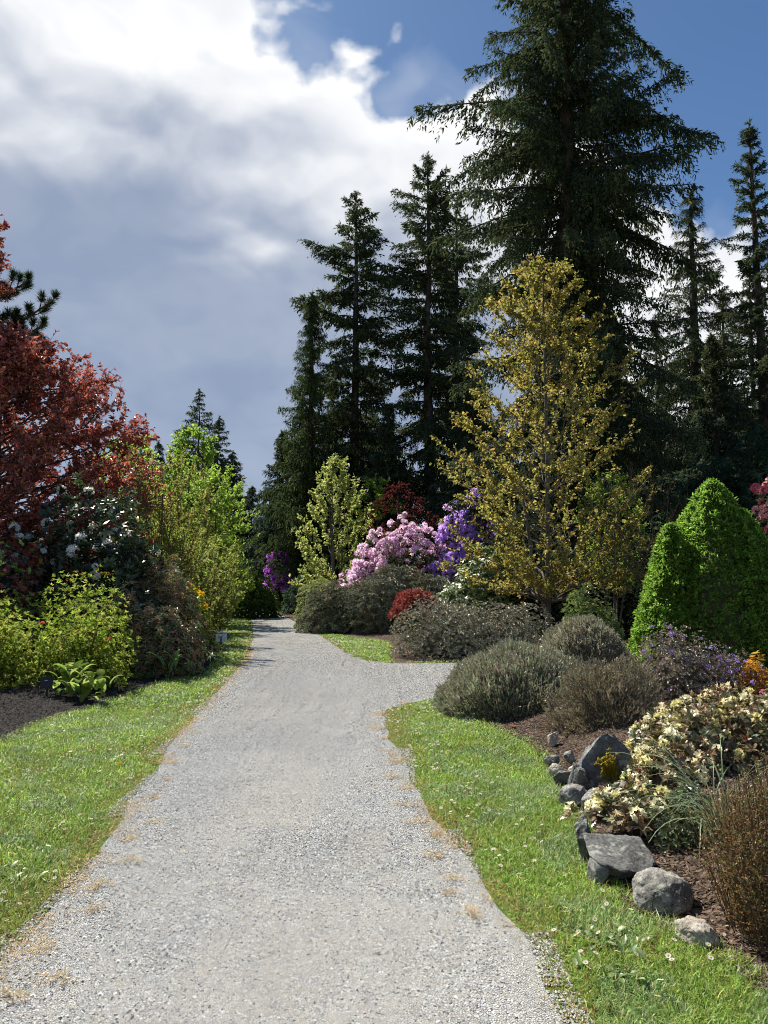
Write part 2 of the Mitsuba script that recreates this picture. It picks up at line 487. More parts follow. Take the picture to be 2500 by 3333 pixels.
SIDE = 0.25
LOD = ((16000, 0.0042), (10500, 0.0048), (6500, 0.0058), (3600, 0.0070))
for l, (dens, sz) in enumerate(LOD):
    for v in range(4):
        scene[f'gravel_patch_{l}_{v}'] = {'type': 'shapegroup', 'stone': as_shape(gravel_patch(700 + 10 * l + v, SIDE, dens, sz, (0, 0, 0.35, 0.6)[v]), 'solid_color')}
rg = RG(101)
gi = 0
for gy in np.arange(2.6, 25.0, SIDE):
    for gx in np.arange(-4.6, 3.2, SIDE):
        if not shapely.contains_xy(path_poly.buffer(0.035), gx, gy) or abs(gx) > 0.54 * gy + 0.2:
            continue
        q = gy + rg.uniform(-0.7, 0.7)
        l = int(np.searchsorted([4.4, 6.2, 9.0], q))
        if gy > 17 and rg.random() < (gy - 17) / 8:
            continue
        gi += 1
        silt = float(meshkit.fbm(np.array([gx * 1.3 + 5, gy * 0.7, 0.0]), 4, 19)) + float(rg.normal(0, 0.05))
        kind = int(rg.integers(2)) if silt < 0.50 else 2 if silt < 0.60 else 3
        zz = 0.004 + 0.006 * (float(meshkit.fbm(np.array([gx * 1.6, gy * 1.6, 0.0]), 3, 9)) - 0.5)
        scene[f'gravel__{gi:03d}'] = {'type': 'instance', 'to_world': T().translate([float(gx + rg.uniform(-.02, .02)), float(gy + rg.uniform(-.02, .02)), zz]).rotate([0, 0, 1], float(90 * rg.integers(4))),
                                      'patch': {'type': 'ref', 'id': f'gravel_patch_{l}_{kind}'}}
labels['gravel'] = {'kind': 'stuff', 'label': 'loose pale grey crushed gravel covering the garden path', 'category': 'gravel'}

# ------------------------------------------------------------------ grass
lawn_area = shapely.box(-8, 2, 8, 58).difference(path_poly).difference(left_poly).difference(right_poly).difference(far_poly)
path_edge = path_poly.boundary


def grass():
    out = []
    for y0, y1, dens, w in ((2.5, 4.2, 15000, 0.0034), (4.2, 6.5, 9500, 0.0045), (6.5, 10.0, 5200, 0.0065), (10.0, 16.0, 2300, 0.011), (16, 28, 900, 0.022), (28, 56, 150, 0.05)):
        xa, xb = max(-0.56 * y1, -8), min(0.3 * y1 + 1.0, 3.0)
        n = int((xb - xa) * (y1 - y0) * dens)
        p = np.c_[rg.uniform(xa, xb, n), rg.uniform(y0, y1, n)]
        keep = shapely.contains_xy(lawn_area.buffer(0.09), p[:, 0], p[:, 1]) & (np.abs(p[:, 0]) < 0.56 * p[:, 1] + 0.1)
        p = p[keep]
        d = shapely.distance(path_edge, shapely.points(p))
        inpath = shapely.contains_xy(path_poly, p[:, 0], p[:, 1])
        keep = ~inpath | (rg.random(len(p)) < 0.5 * np.clip(1 - d / 0.09, 0, 1) * (meshkit.fbm(np.c_[p * 7, np.zeros(len(p))], 2, 81) > 0.47))
        p, d, inpath = p[keep], d[keep], inpath[keep]
        d = np.where(inpath, 0, d)
        patch = meshkit.fbm(np.c_[p * 1.3, np.zeros(len(p))], 4, 21)
        edge_t = np.clip(1 - d / (0.30 * (0.4 + patch)), 0, 1)          # thin, trodden grass along the gravel
        keep = rg.random(len(p)) > 0.62 * edge_t
        p, d, patch, edge_t = p[keep], d[keep], patch[keep], edge_t[keep]
        n = len(p)
        clump = meshkit.fbm(np.c_[p * 5.0, np.zeros(n)], 3, 8)
        L = np.exp(rg.normal(math.log(0.036), 0.33, n)) * (0.65 + 0.8 * clump) * (1 - 0.45 * edge_t)
        if y0 > 9:
            L *= 1.15
        a = rg.uniform(0, 2 * np.pi, n)
        lean = np.abs(rg.normal(0, 0.62, n)) + 0.12
        D = np.c_[np.cos(a) * np.sin(lean), np.sin(a) * np.sin(lean), np.cos(lean)]
        U = np.c_[np.cos(a + 1.57 + rg.normal(0, .5, n)), np.sin(a + 1.57), 0.2 * np.ones(n)]
        Pb = np.c_[p, np.zeros(n)]
        # blade = two-segment strip: base pair, mid pair, tip
        S = nrm(np.cross(D, np.c_[np.cos(a), np.sin(a), np.zeros(n)] + 0.3 * rvec(rg, n)))
        W = w * np.exp(rg.normal(0, 0.25, n))
        mid = Pb + D * (L * 0.55)[:, None]
        bend = np.c_[np.cos(a), np.sin(a), -0.5 * np.ones(n)]
        tip = Pb + D * L[:, None] + bend * (L * rg.uniform(0.05, 0.45, n))[:, None]
        v = np.stack([Pb + S * W[:, None] * 0.5, Pb - S * W[:, None] * 0.5, mid + S * W[:, None] * 0.45, mid - S * W[:, None] * 0.45, tip], 1)
        f = np.array([[0, 1, 3], [0, 3, 2], [2, 3, 4]])
        F = (f[None] + (np.arange(n) * 5)[:, None, None]).reshape(-1, 3)
        green = pick(rg, n, [(0.30, 0.44, 0.085), (0.36, 0.49, 0.10), (0.22, 0.37, 0.07), (0.42, 0.50, 0.17)], 0.28)
        dry = pick(rg, n, [(0.40, 0.30, 0.12), (0.33, 0.25, 0.09), (0.28, 0.26, 0.08)], 0.2)
        hue = meshkit.fbm(np.c_[p * 2.6, np.zeros(n)], 4, 71)
        green = green * 0.86 * (0.72 + 0.62 * np.clip(hue, 0.2, 0.85))[:, None] * np.where(meshkit.fbm(np.c_[p * 4, np.zeros(n)], 3, 72)[:, None] > 0.56, [[1.0, 0.98, 1.7]], [[1.0, 1.0, 1.0]])
        pd = np.clip(0.05 + 0.72 * edge_t ** 1.2 * (patch > 0.44) + 0.10 * edge_t + 0.9 * np.clip(patch - 0.56, 0, 1), 0, 0.9)
        c = np.where((rg.random(n) < pd)[:, None], dry, green)
        out.append((v.reshape(-1, 3), F, np.repeat(c, 5, 0)))
    return join(*out)


structure('grass', grass(), 'grass_blade', kind='stuff', label='short green lawn grass on both sides of the gravel path', cat='grass')


# ------------------------------------------------------------------ plant builders
def limbs_of(rg, base, H, env, n, t0, rise, k=7, off=None, stems=1, stem_spread=0.0, tr=0.1, sway=0.02):
    base = np.array(base, float)
    ph = np.arange(stems) * 2 * np.pi / stems + rg.uniform(0, 6.28)
    s = np.linspace(0, 1, 12)[:, None]
    sp = []
    for i in range(stems):
        o = np.array([math.cos(ph[i]), math.sin(ph[i]), 0]) * stem_spread * (stems > 1)
        w = np.cumsum(rg.normal(0, sway * H / 12, (12, 3)), 0) * [1, 1, 0]
        sp.append(base + o * 0.12 + o * (s ** 0.8) + UP * H * s * (1 if i == 0 else rg.uniform(0.75, 1)) + w)
    sp = np.array(sp)
    tz = t0 + (1 - t0) * (np.arange(n) + rg.uniform(0, 1, n)) / n
    phi = np.arange(n) * 2.39996 + rg.normal(0, 0.35, n)
    R = env(tz) * rg.uniform(0.62, 1.06, n)
    cx = base[:2] if off is None else base[:2] + np.array(off)
    end = np.c_[cx[0] + np.cos(phi) * R, cx[1] + np.sin(phi) * R, base[2] + tz * H]
    oz = np.clip(tz * H - rise * R * rg.uniform(0.7, 1.2, n), 0.06 * H + 0.3 * t0 * H, 0.97 * H)
    si = rg.integers(0, stems, n)
    o, _ = at_param(sp, si, np.clip(oz / H, 0, 0.99))
    ctrl = o * 0.5 + end * 0.5 + np.c_[np.zeros((n, 2)), (end[:, 2] - o[:, 2]) * -0.18 + 0.10 * R * (rise > 0)]
    pts = bez(o, ctrl, end, k)
    pts[:, 1:-1] += rg.normal(0, 0.02, (n, k - 2, 3)) * R[:, None, None]
    st_r = tr * np.linspace(1, 0.10, 12)[None] ** 0.8 * np.ones((stems, 1)) * np.where(np.arange(stems) == 0, 1, 0.62)[:, None]
    trunk = tubes(sp, st_r, 9)
    lr = np.clip(0.055 * R[:, None] * tr * 1.6 + 0.004, 0.004, tr * 0.55) * np.linspace(1, 0.22, k)[None]
    return sp, pts, R, trunk, tubes(pts, lr, 4)


def broad(seed, base, H, env, n=40, t0=0.25, rise=0.6, tr=0.1, twigs=14, tl=0.6, lpt=9, L=0.07, W=0.05, cols=((0.1, 0.2, 0.03),), spread=0.8, stems=1, stem_spread=0.0, droop=0.0,
          flat=1.0, seg=1, var=0.2, off=None, weights=None, tip_cols=None, smin=0.25, upw=0.25, fold=0.2):
    rg = RG(seed)
    sp, pts, R, trunk, lim = limbs_of(rg, base, H, env, n, t0, rise, off=off, stems=stems, stem_spread=stem_spread, tr=tr)
    m = n * twigs
    i = np.repeat(np.arange(n), twigs)
    s = rg.uniform(smin, 1, m) ** 0.8
    p0, tan = at_param(pts, i, s)
    D = nrm(tan * 0.75 + rvec(rg, m) * spread + UP * upw)
    ln = tl * rg.uniform(0.35, 1, m) * (1.15 - 0.45 * s)
    tw = np.stack([p0, p0 + D * (ln * 0.5)[:, None] + rvec(rg, m) * (0.06 * ln)[:, None], p0 + D * ln[:, None] - UP * (droop * ln * 0.35)[:, None]], 1)
    twg = tubes(tw, np.array([[0.006, 0.004, 0.002]]) * (0.6 + 0.8 * tl) * np.ones((m, 1)), 3)
    q = m * lpt
    j = np.repeat(np.arange(m), lpt)
    t = rg.uniform(0.12, 1.0, q)
    lp, ltan = at_param(tw, j, t)
    Dl = nrm(ltan * 0.6 + rvec(rg, q) * 0.8 - UP * droop)
    U = nrm(UP * flat + rvec(rg, q) * 0.75)
    sz = np.exp(rg.normal(0, 0.22, q))
    C = pick(rg, q, cols, var, weights)
    if tip_cols is not None:
        tip = rg.random(q) < np.clip(t * 1.2 - 0.45, 0, 1)
        C = np.where(tip[:, None], pick(rg, q, tip_cols, var), C)
    lf = leaves(lp, Dl, U, L * sz, W * sz, C, fold, 0.45, 0.1, seg)
    return trunk, join(lim, twg), lf


def dome_pts(rg, c, r, n, lump=0.15, freq=2.2, depth=0.35, zmin=-0.05, seed=0, bias=1.6):
    d = rvec(rg, int(n * 2.6))
    d = d[d[:, 2] > zmin][:n]
    k = 1 + lump * 2 * (meshkit.fbm(d * freq + seed * 7.7, 3, seed) - 0.5) * 1.6
    dep = 1 - depth * rg.random(len(d)) ** bias
    r = np.array(r, float)
    return np.array(c) + d * r * (k * dep)[:, None], nrm(d / r), d


def whorls(rg, P, A, m, L, W, cols, open_=(0.5, 1.25), fold=0.15, droop=0.15, seg=1, var=0.18, wide=0.5, weights=None):
    """A whorl of m leaves round each shoot tip P with axis A."""
    n = len(P)
    t = nrm(np.cross(A, rvec(rg, n)))
    b = np.cross(A, t)
    a = (np.arange(m) * 2 * np.pi / m)[None] + rg.uniform(0, 6.28, (n, 1)) + rg.normal(0, 0.25, (n, m))
    tilt = rg.uniform(*open_, (n, m))
    D = A[:, None] * np.cos(tilt)[..., None] + (t[:, None] * np.cos(a)[..., None] + b[:, None] * np.sin(a)[..., None]) * np.sin(tilt)[..., None]
    D = D.reshape(-1, 3)
    U = np.repeat(A, m, 0) + 0.15 * rvec(rg, n * m)
    sz = np.exp(rg.normal(0, 0.2, n * m))
    C = np.repeat(pick(rg, n, cols, var, weights), m, 0) * np.exp(rg.normal(0, 0.12, (n * m, 1)))
    return leaves(np.repeat(P, m, 0), D, U, L * sz, W * sz, np.clip(C, 0.002, 0.95), fold, wide, droop, seg)


def stems_to(rg, base, P, n, r0=0.012, k=5):
    idx = rg.choice(len(P), n, replace=len(P) < n)
    e = P[idx]
    b = np.array(base)[None] + np.c_[rg.normal(0, 0.08, (n, 2)) * np.linalg.norm(e[:, :2] - np.array(base)[:2], axis=1, keepdims=True), np.zeros(n)]
    c = b * 0.45 + e * 0.55
    c[:, 2] = b[:, 2] + (e[:, 2] - b[:, 2]) * rg.uniform(0.55, 0.9, n)
    pts = bez(b, c, e, k)
    return tubes(pts, r0 * np.linspace(1, 0.25, k)[None] * np.exp(rg.normal(0, 0.2, (n, 1))), 4)


def lumpy_core(c, r, lump, freq, seed, scale=0.85, sub=3, zmin=-0.05):
    s = trimesh.creation.icosphere(sub)
    d = nrm(np.array(s.vertices))
    d[:, 2] = np.maximum(d[:, 2], zmin)
    k = 1 + lump * 2 * (meshkit.fbm(d * freq + seed * 7.7, 3, seed) - 0.5) * 1.6
    return np.array(c) + d * np.array(r) * (k * scale)[:, None], np.array(s.faces), None


def truss(seed, col, n=9, var=0.08, throat=0.9):
    """A ball of small five-petalled flowers, about 1 unit across."""
    rg = RG(seed)
    V, F, C = [], [], []
    g = (np.arange(n) + 0.5) / n
    th = np.arccos(1 - 1.25 * g)
    ph = np.arange(n) * 2.4 + rg.uniform(0, 6)
    for a, b in zip(th, ph):
        ax = nrm(np.array([math.sin(a) * math.cos(b), math.sin(a) * math.sin(b), math.cos(a)]) + 0.15 * rg.normal(size=3))
        u = nrm(np.cross(ax, rg.normal(size=3)))
        w = np.cross(ax, u)
        cen = ax * 0.26
        c0 = np.clip(np.array(col) * np.exp(rg.normal(0, var)), 0, 0.95)
        pts, cs = [cen], [c0]
        for k in range(10):
            an = k * math.pi / 5
            rr = (0.30 if k % 2 == 0 else 0.17) * rg.uniform(0.85, 1.15)
            pts.append(cen + ax * (0.20 if k % 2 == 0 else 0.15) + (u * math.cos(an) + w * math.sin(an)) * rr)
            cs.append(c0)
        f = [[0, 1 + k, 1 + (k + 1) % 10] for k in range(10)]
        F.append(np.array(f) + len(np.vstack(V)) if V else np.array(f))
        V.append(np.array(pts))
        C.append(np.array(cs))
    return np.vstack(V), np.vstack(F), np.vstack(C)


def frame_to(axis, p, s, spin):
    axis = nrm(np.array(axis, float))
    u = nrm(np.cross(axis, [0.31, 0.52, 0.79]))
    w = np.cross(axis, u)
    u, w = u * math.cos(spin) + w * math.sin(spin), w * math.cos(spin) - u * math.sin(spin)
    m = np.eye(4)
    m[:3, 0], m[:3, 1], m[:3, 2], m[:3, 3] = u * s, w * s, axis * s, p
    return T(m.tolist())


def trusses(parent, rg, shapes, P, A, size, name='flower_truss'):
    for p, a in zip(P, A):
        part(parent, name, shapes[rg.integers(len(shapes))], None, to_world=frame_to(a, p, size * rg.uniform(0.62, 1.25), rg.uniform(0, 6.28)))


def truss_set(col, n=9, k=4, seed=0, var=0.12, jitter=0.1):
    rg = RG(seed + 900)
    return [as_shape(g, 'petal') for g in (truss(seed + i, np.clip(np.array(col) * np.exp(rg.normal(0, jitter)), 0, 0.95), n, var) for i in range(k))]


def rhodo(name, label, cat, lobes, seed, L, W, cols, n_per, m=7, bsdf='leaf_gloss', base=None, group=None, lump=0.18, depth=0.4, droop=0.2, open_=(0.5, 1.3), seg=1, stems=14, stem_mat='bark_brown',
          core=None, zmin=-0.15, var=0.2, weights=None, tip=None, freq=2.2):
    """A dense shrub of leaf whorls over one or more lumpy domes. lobes: (centre, radii)."""
    rg = RG(seed)
    key = thing(name, label, cat, group)
    fol, allP, allA, cores = [], [], [], []
    tot = sum(np.prod(np.array(r)) ** (2 / 3) for c, r in lobes)
    for i, (c, r) in enumerate(lobes):
        k = int(n_per * np.prod(np.array(r)) ** (2 / 3) / tot)
        P, N, d = dome_pts(rg, c, r, k, lump, freq, depth, zmin, seed + i)
        A = nrm(N * 0.75 + UP * 0.5 + 0.35 * rvec(rg, len(P)))
        fol.append(whorls(rg, P, A, m, L, W, cols, open_, droop=droop, seg=seg, var=var, weights=weights))
        if tip is not None:
            kk = rg.random(len(P)) < tip[2]
            fol.append(whorls(rg, P[kk] + A[kk] * L * 0.15, A[kk], 4, L * tip[1], W * tip[1], tip[0], (0.15, 0.7), seg=1, var=var))
        allP.append(P)
        allA.append(A)
        if core:
            cores.append(lumpy_core(c, r, lump, freq, seed + i, core))
    P, A = np.vstack(allP), np.vstack(allA)
    b = base if base is not None else (lobes[0][0][0], lobes[0][0][1], lobes[0][0][2] - 0.05)
    part(key, 'stem', stems_to(rg, b, P, stems, 0.014), stem_mat)
    if cores:
        part(key, 'inner_twig', join(*cores), 'twig_mass', kind='stuff', smooth=True)
    part(key, 'foliage', join(*fol), bsdf, kind='stuff')
    return key, P, A, rg


def facing(P, A, rg, n, lo=-9, want=lambda P, A: np.ones(len(P)), r=0.0):
    """n well-spread shoot tips."""
    w = want(P, A)
    idx = np.nonzero(w > 0)[0]
    rg.shuffle(idx)
    chosen, pts = [], []
    for i in idx:
        if r and pts and np.min(np.sum((np.array(pts) - P[i]) ** 2, 1)) < r * r:
            continue
        chosen.append(i)
        pts.append(P[i])
        if len(chosen) == n:
            break
    return np.array(chosen, int)


# ------------------------------------------------------------------ conifers
DARK = [(0.066, 0.098, 0.050), (0.085, 0.115, 0.056), (0.098, 0.118, 0.054), (0.068, 0.100, 0.066)]
TIPS = [(0.11, 0.14, 0.05), (0.13, 0.135, 0.055)]
BLUE = [(0.066, 0.102, 0.072), (0.078, 0.116, 0.080), (0.09, 0.116, 0.066)]
BRANCHES = {}


def branch_set(style, Lb, k, seed, a=0.08, droop=0.40, lift=0.15, hang=0.7, lat=0.38, step=0.15, spray=(0.20, 0.06), gap=0.075, around=2, cols=DARK, tips=TIPS, tipw=0.25, lmax=1.5, var=0.25):
    """k leafy boughs of length Lb along +x: a shared shape each."""
    for v in range(k):
        rg = RG(seed * 31 + v)
        ss = np.linspace(0, 1, 9)
        zc = (a + rg.normal(0, 0.06)) * ss - droop * rg.uniform(0.75, 1.25) * ss ** 2 + lift * ss ** 4
        pts = np.stack([Lb * ss, Lb * rg.normal(0, 0.07) * ss ** 2, Lb * zc], -1)[None]
        q = max(6, int(Lb / step) * 2)
        sl = np.clip((np.arange(q) + rg.uniform(0, 1, q)) / q, 0.06, 1.0) ** 0.9
        p0, tan = at_param(pts, np.zeros(q, int), sl)
        side = nrm(np.cross(tan, UP)) * np.where(np.arange(q) % 2, 1, -1)[:, None]
        ll = np.minimum(lat * Lb, lmax) * (1.12 - 0.85 * sl) * rg.uniform(0.35, 1.15, q) * np.clip(sl * 3, 0.3, 1) + 0.10
        hg = hang * rg.uniform(0.4, 1.6, q)
        D = nrm(tan * 0.7 + side * rg.uniform(0.3, 1.0, (q, 1)) - UP * hg[:, None] + 0.15 * rvec(rg, q))
        lt = np.stack([p0, p0 + D * (ll * 0.5)[:, None] - UP * (hg * ll * 0.08)[:, None], p0 + D * (ll * 0.95)[:, None] - UP * (hg * ll * 0.45)[:, None]], 1)
        c = np.maximum(2, (ll / gap).astype(int)) * around
        j = np.repeat(np.arange(q), c)
        w = len(j)
        t = rg.uniform(0.0, 1.0, w)
        sp0, st = at_param(lt, j, t)
        Ds = nrm(st * 0.9 + 0.75 * rvec(rg, w) - UP * 0.10 * hang)
        sz = np.exp(rg.normal(0, 0.25, w)) * (1.05 - 0.3 * t)
        C = pick(rg, w, cols, var)
        tm = (t > 0.6) & (rg.random(w) < tipw)
        C = np.where(tm[:, None], pick(rg, w, tips, var), C)
        g1 = leaves(sp0, Ds, nrm(UP * 0.8 + 0.8 * rvec(rg, w)), spray[0] * sz, spray[1] * sz, C, 0.25, 0.4, 0.12)
        e = int(Lb / (gap * 0.4))
        p2, t2 = at_param(pts, np.zeros(e, int), rg.uniform(0.12, 1, e))
        g2 = leaves(p2, nrm(t2 * 0.7 + 0.9 * rvec(rg, e)), nrm(UP + 0.6 * rvec(rg, e)), spray[0] * 0.9, spray[1], pick(rg, e, cols, var), 0.25, 0.4, 0.1)
        br = (0.010 + 0.011 * Lb) * np.linspace(1, 0.15, 9)[None]
        name = f'bough_{style}_{v}'
        scene[name] = {'type': 'shapegroup', 'needle': as_shape(join(g1, g2), 'needle'), 'wood': mikit.ply(tubes(pts, br, 4)[:2], 'bark_fir')}
        BRANCHES.setdefault(style, []).append((name, Lb))


branch_set('weeping_long', 5.2, 7, 1, a=0.0, droop=0.52, lift=0.20, hang=1.3, lat=0.30, lmax=1.6, step=0.145, spray=(0.21, 0.065), gap=0.085)
branch_set('weeping_short', 2.4, 4, 2, a=0.15, droop=0.36, lift=0.16, hang=0.7, lat=0.42, step=0.13, spray=(0.19, 0.06), gap=0.08)
branch_set('fir_long', 3.4, 7, 3, a=0.08, droop=0.40, lift=0.2, hang=0.6, lat=0.42, step=0.16, spray=(0.28, 0.085), gap=0.105)
branch_set('fir_short', 1.5, 4, 4, a=0.25, droop=0.30, lift=0.15, hang=0.35, lat=0.5, step=0.13, spray=(0.26, 0.085), gap=0.11)
branch_set('cedar', 2.6, 4, 5, a=-0.02, droop=0.30, lift=0.2, hang=1.3, lat=0.42, step=0.13, spray=(0.26, 0.065), gap=0.11, cols=[(0.065, 0.105, 0.042), (0.085, 0.12, 0.05), (0.095, 0.12, 0.05)])
branch_set('spruce', 2.8, 4, 6, a=0.02, droop=0.36, lift=0.16, hang=0.75, lat=0.42, step=0.16, spray=(0.28, 0.085), gap=0.105, cols=BLUE, tips=[(0.07, 0.10, 0.06)])
branch_set('tier', 3.2, 4, 7, a=0.08, droop=0.26, lift=0.14, hang=0.35, lat=0.36, step=0.17, spray=(0.22, 0.07), gap=0.095)
branch_set('distant', 2.2, 3, 8, a=0.10, droop=0.34, lift=0.15, hang=0.45, lat=0.45, step=0.28, spray=(0.46, 0.16), gap=0.22)


def conifer(name, label, cat, base, H, prof, z0, n, seed, tr, styles, group=None, L_var=(0.6, 1.1), lean=0.0, extra=None, split=2.2, top_up=38.0):
    rg = RG(seed)
    key = thing(name, label, cat, group)
    base = np.array(base, float)
    s = np.linspace(0, 1, 14)
    tp = base + np.c_[lean * s + np.cumsum(rg.normal(0, 0.004 * H, 14)) * 0.4, np.cumsum(rg.normal(0, 0.004 * H, 14)) * 0.4, s * H]
    rad = tr * (1 - s) ** 0.75 + 0.015
    rad[0] *= 1.35
    part(key, 'trunk', tubes(tp[None], rad[None], 10), 'bark_fir', smooth=True)
    h = z0 + (H * 0.99 - z0) * ((np.arange(n) + rg.uniform(0, 1, n)) / n) ** 0.86
    az = np.arange(n) * 2.39996 + rg.normal(0, 0.4, n)
    Lb = prof(h) * rg.uniform(*L_var, n)
    if extra is not None:
        h, az, Lb = (np.r_[x, y] for x, y in zip((h, az, Lb), np.array(extra, float).T))
        n = len(h)
    o, _ = at_param(tp[None], np.zeros(n, int), np.clip(h / H, 0, 0.995))
    up = np.clip((h - z0) / (H - z0), 0, 1)
    tilt = top_up * up ** 3 + rg.normal(0, 9, n)
    labels[f'{key}__crown'] = {'kind': 'stuff'}
    for i in range(n):
        sets = BRANCHES[styles[0] if Lb[i] > split or len(styles) == 1 else styles[1]]
        b, L0 = sets[rg.integers(len(sets))]
        f = float(Lb[i] / L0)
        scene[f'{key}__crown__{i + 1:03d}'] = {'type': 'instance', 'to_world': T().translate(o[i].tolist()).rotate([0, 0, 1], float(np.degrees(az[i]))).rotate([0, 1, 0], -float(tilt[i])).rotate([1, 0, 0], float(rg.normal(0, 12))).scale([f, max(f, 0.6), max(f, 0.6)]),
                                              'bough': {'type': 'ref', 'id': b}}
    w3 = 70
    p3 = tp[-1] - UP * rg.uniform(0, 0.05 * H, (w3, 1))
    part(key, 'leader', leaves(p3, nrm(UP * 0.8 + rvec(rg, w3)), rvec(rg, w3), 0.28, 0.07, pick(rg, w3, DARK, 0.25), 0.2, 0.4), 'needle', kind='stuff')
    return key


def pr(H, slope, rmax, r0=0.15):
    return lambda h: np.minimum(rmax, r0 + slope * (H - h))


def pr2(H, k=1.0):
    return lambda h: k * np.minimum(0.25 + 0.52 * (H - h), 1.9 + 0.10 * (H - h))


WL, FS = ('weeping_long', 'weeping_short'), ('fir_long', 'fir_short')
conifer('fir_tree', 'huge dark fir towering out of the top of the photo, with long drooping boughs', 'tree', (7.4, 30.0, 0), 35.0, pr(35, 0.325, 5.1), 3.0, 360, 1, 0.55, WL, L_var=(0.5, 1.08), split=3.0, top_up=25,
        extra=[(20.9, 3.30, 5.9), (25.9, 0.25, 5.6), (22.4, -0.3, 5.5), (16.2, -0.15, 5.9), (17.0, 3.0, 5.3), (24.6, 2.9, 4.4)])
conifer('fir_tree', 'slender ragged fir with two long boughs reaching left, left of the tallest trees', 'tree', (-1.9, 50.0, 0), 28.3, pr2(28.3), 2.5, 150, 2, 0.40, FS,
        L_var=(0.4, 1.25), extra=[(21.2, 3.2, 4.0), (23.4, 3.0, 3.6), (22.3, 0.3, 3.5), (19.0, 0.1, 3.8), (18.6, 3.3, 4.2)])
conifer('fir_tree', 'tall narrow fir with its bare trunk showing low down, just left of the huge fir', 'tree', (2.95, 48.0, 0), 29.8, pr2(29.8), 6.5, 145, 3, 0.42, FS,
        L_var=(0.4, 1.25), extra=[(21.5, 3.1, 4.4), (23.0, 0.1, 3.4)])
conifer('fir_tree', 'thin dark fir half hidden behind the left side of the huge fir', 'tree', (5.0, 51.0, 0), 28.2, pr2(28.2, 0.85), 6.0, 96, 4, 0.36, FS, L_var=(0.35, 1.2))
for x, y, H, r, sd, lab in ((-1.0, 60.0, 19.5, 3.6, 61, 'dark conifer filling the background between the two slender firs'), (6.6, 58.0, 22.0, 3.8, 62, 'dark conifer in the background behind the thin half-hidden fir'),
                            (-4.2, 58.0, 17.0, 3.6, 63, 'dark conifer in the background right of the slim pointed cedar'), (13.2, 47.0, 19.5, 3.8, 64, 'dark conifer behind the right-hand boughs of the huge fir'),
                            (22.6, 46.0, 21.0, 3.8, 65, 'dark conifer at the right edge behind the sparse tiered fir'), (18.2, 50.0, 19.0, 3.8, 66, 'dark conifer in the gap beside the thin-trunked open fir'),
                            (14.4, 33.0, 12.5, 3.2, 67, 'low dark conifer below the right-hand boughs of the huge fir'), (17.8, 30.0, 10.0, 2.8, 68, 'low dark conifer at the right edge above the red-flowered rhododendron')):
    conifer('background_conifer', lab, 'tree', (x, y, 0), H, pr(H, 0.36, r), 0.8, 125, sd, 0.25, ('spruce', 'fir_short'), L_var=(0.5, 1.12), split=1.2)
conifer('cedar_tree', 'slim pointed cedar with hanging pale green sprays at the left end of the tall conifers', 'tree', (-4.6, 48.0, 0), 20.3, pr(20.3, 0.24, 3.8), 1.0, 150, 5, 0.30, ('cedar',), L_var=(0.6, 1.1))
for x, y, H, r, sl, sd, lab in ((-6.9, 51.0, 11.8, 2.7, 0.36, 6, 'dark bushy spruce closing the left end of the conifer row'),
                                (-5.6, 53.0, 14.6, 3.0, 0.36, 7, 'dark spruce standing behind the left end of the conifer row'),
                                (-3.4, 52.0, 11.5, 2.9, 0.42, 8, 'low dark conifer under the slender ragged fir, behind the pale green tree'),
                                (0.3, 46.0, 12.5, 3.0, 0.36, 9, 'blue-green hemlock with layered drooping boughs left of the bare fir trunk'),
                                (5.0, 42.0, 13.5, 3.0, 0.36, 10, 'blue-green hemlock right of the bare fir trunk, behind the violet rhododendron'),
                                (9.5, 44.0, 17.0, 3.5, 0.36, 11, 'dark conifer behind the yellow-green tree, hidden by the huge fir'),
                                (12.6, 41.0, 16.0, 3.4, 0.36, 12, 'dark conifer filling the gap right of the huge fir trunk')):
    conifer('spruce_tree', lab, 'tree', (x, y, 0), H, pr(H, sl, r), 0.6, 125, sd, 0.22, ('spruce', 'fir_short'), L_var=(0.55, 1.1), split=1.2)
conifer('fir_tree', 'tall sparse fir with level tiers of branches at the right edge of the photo', 'tree', (17.0, 34.0, 0), 23.2, pr(23.2, 0.19, 3.6, 0.3), 1.5, 125, 13, 0.32, ('tier', 'fir_short'), L_var=(0.5, 1.12), split=1.4)
conifer('fir_tree', 'conifer with small pointed top and drooping boughs, between the huge fir and the right edge', 'tree', (15.2, 36.5, 0), 21.0, pr(21.0, 0.33, 4.0, 0.2), 1.5, 130, 14, 0.42, WL, L_var=(0.55, 1.1))
conifer('fir_tree', 'thin-trunked open fir just left of the sparse fir at the right edge', 'tree', (18.6, 41.0, 0), 17.5, pr(17.5, 0.25, 3.2, 0.3), 2.0, 85, 15, 0.24, FS, L_var=(0.5, 1.1))
for x, H, sd, lab in ((-20.8, 23.6, 21, 'tallest of the distant firs far down the left of the path'), (-18.9, 20.8, 22, 'distant fir just right of the tallest distant fir'),
                      (-23.2, 20.2, 23, 'distant fir just left of the tallest distant fir'), (-25.2, 17.6, 24, 'distant fir beside the tip of the red-leaved tree'),
                      (-17.4, 16.8, 25, 'distant fir second from the right end of the far group'), (-15.4, 13.0, 26, 'small distant fir at the right end of the far group'),
                      (-21.8, 16.0, 27, 'short distant fir in front of the tallest distant fir')):
    conifer('distant_fir', lab, 'tree', (x, 85.0 + (sd % 3) * 2, 0), H, pr(H, 0.36, 3.4, 0.2), 3.0, 95, sd, 0.22, ('distant',), L_var=(0.5, 1.15))


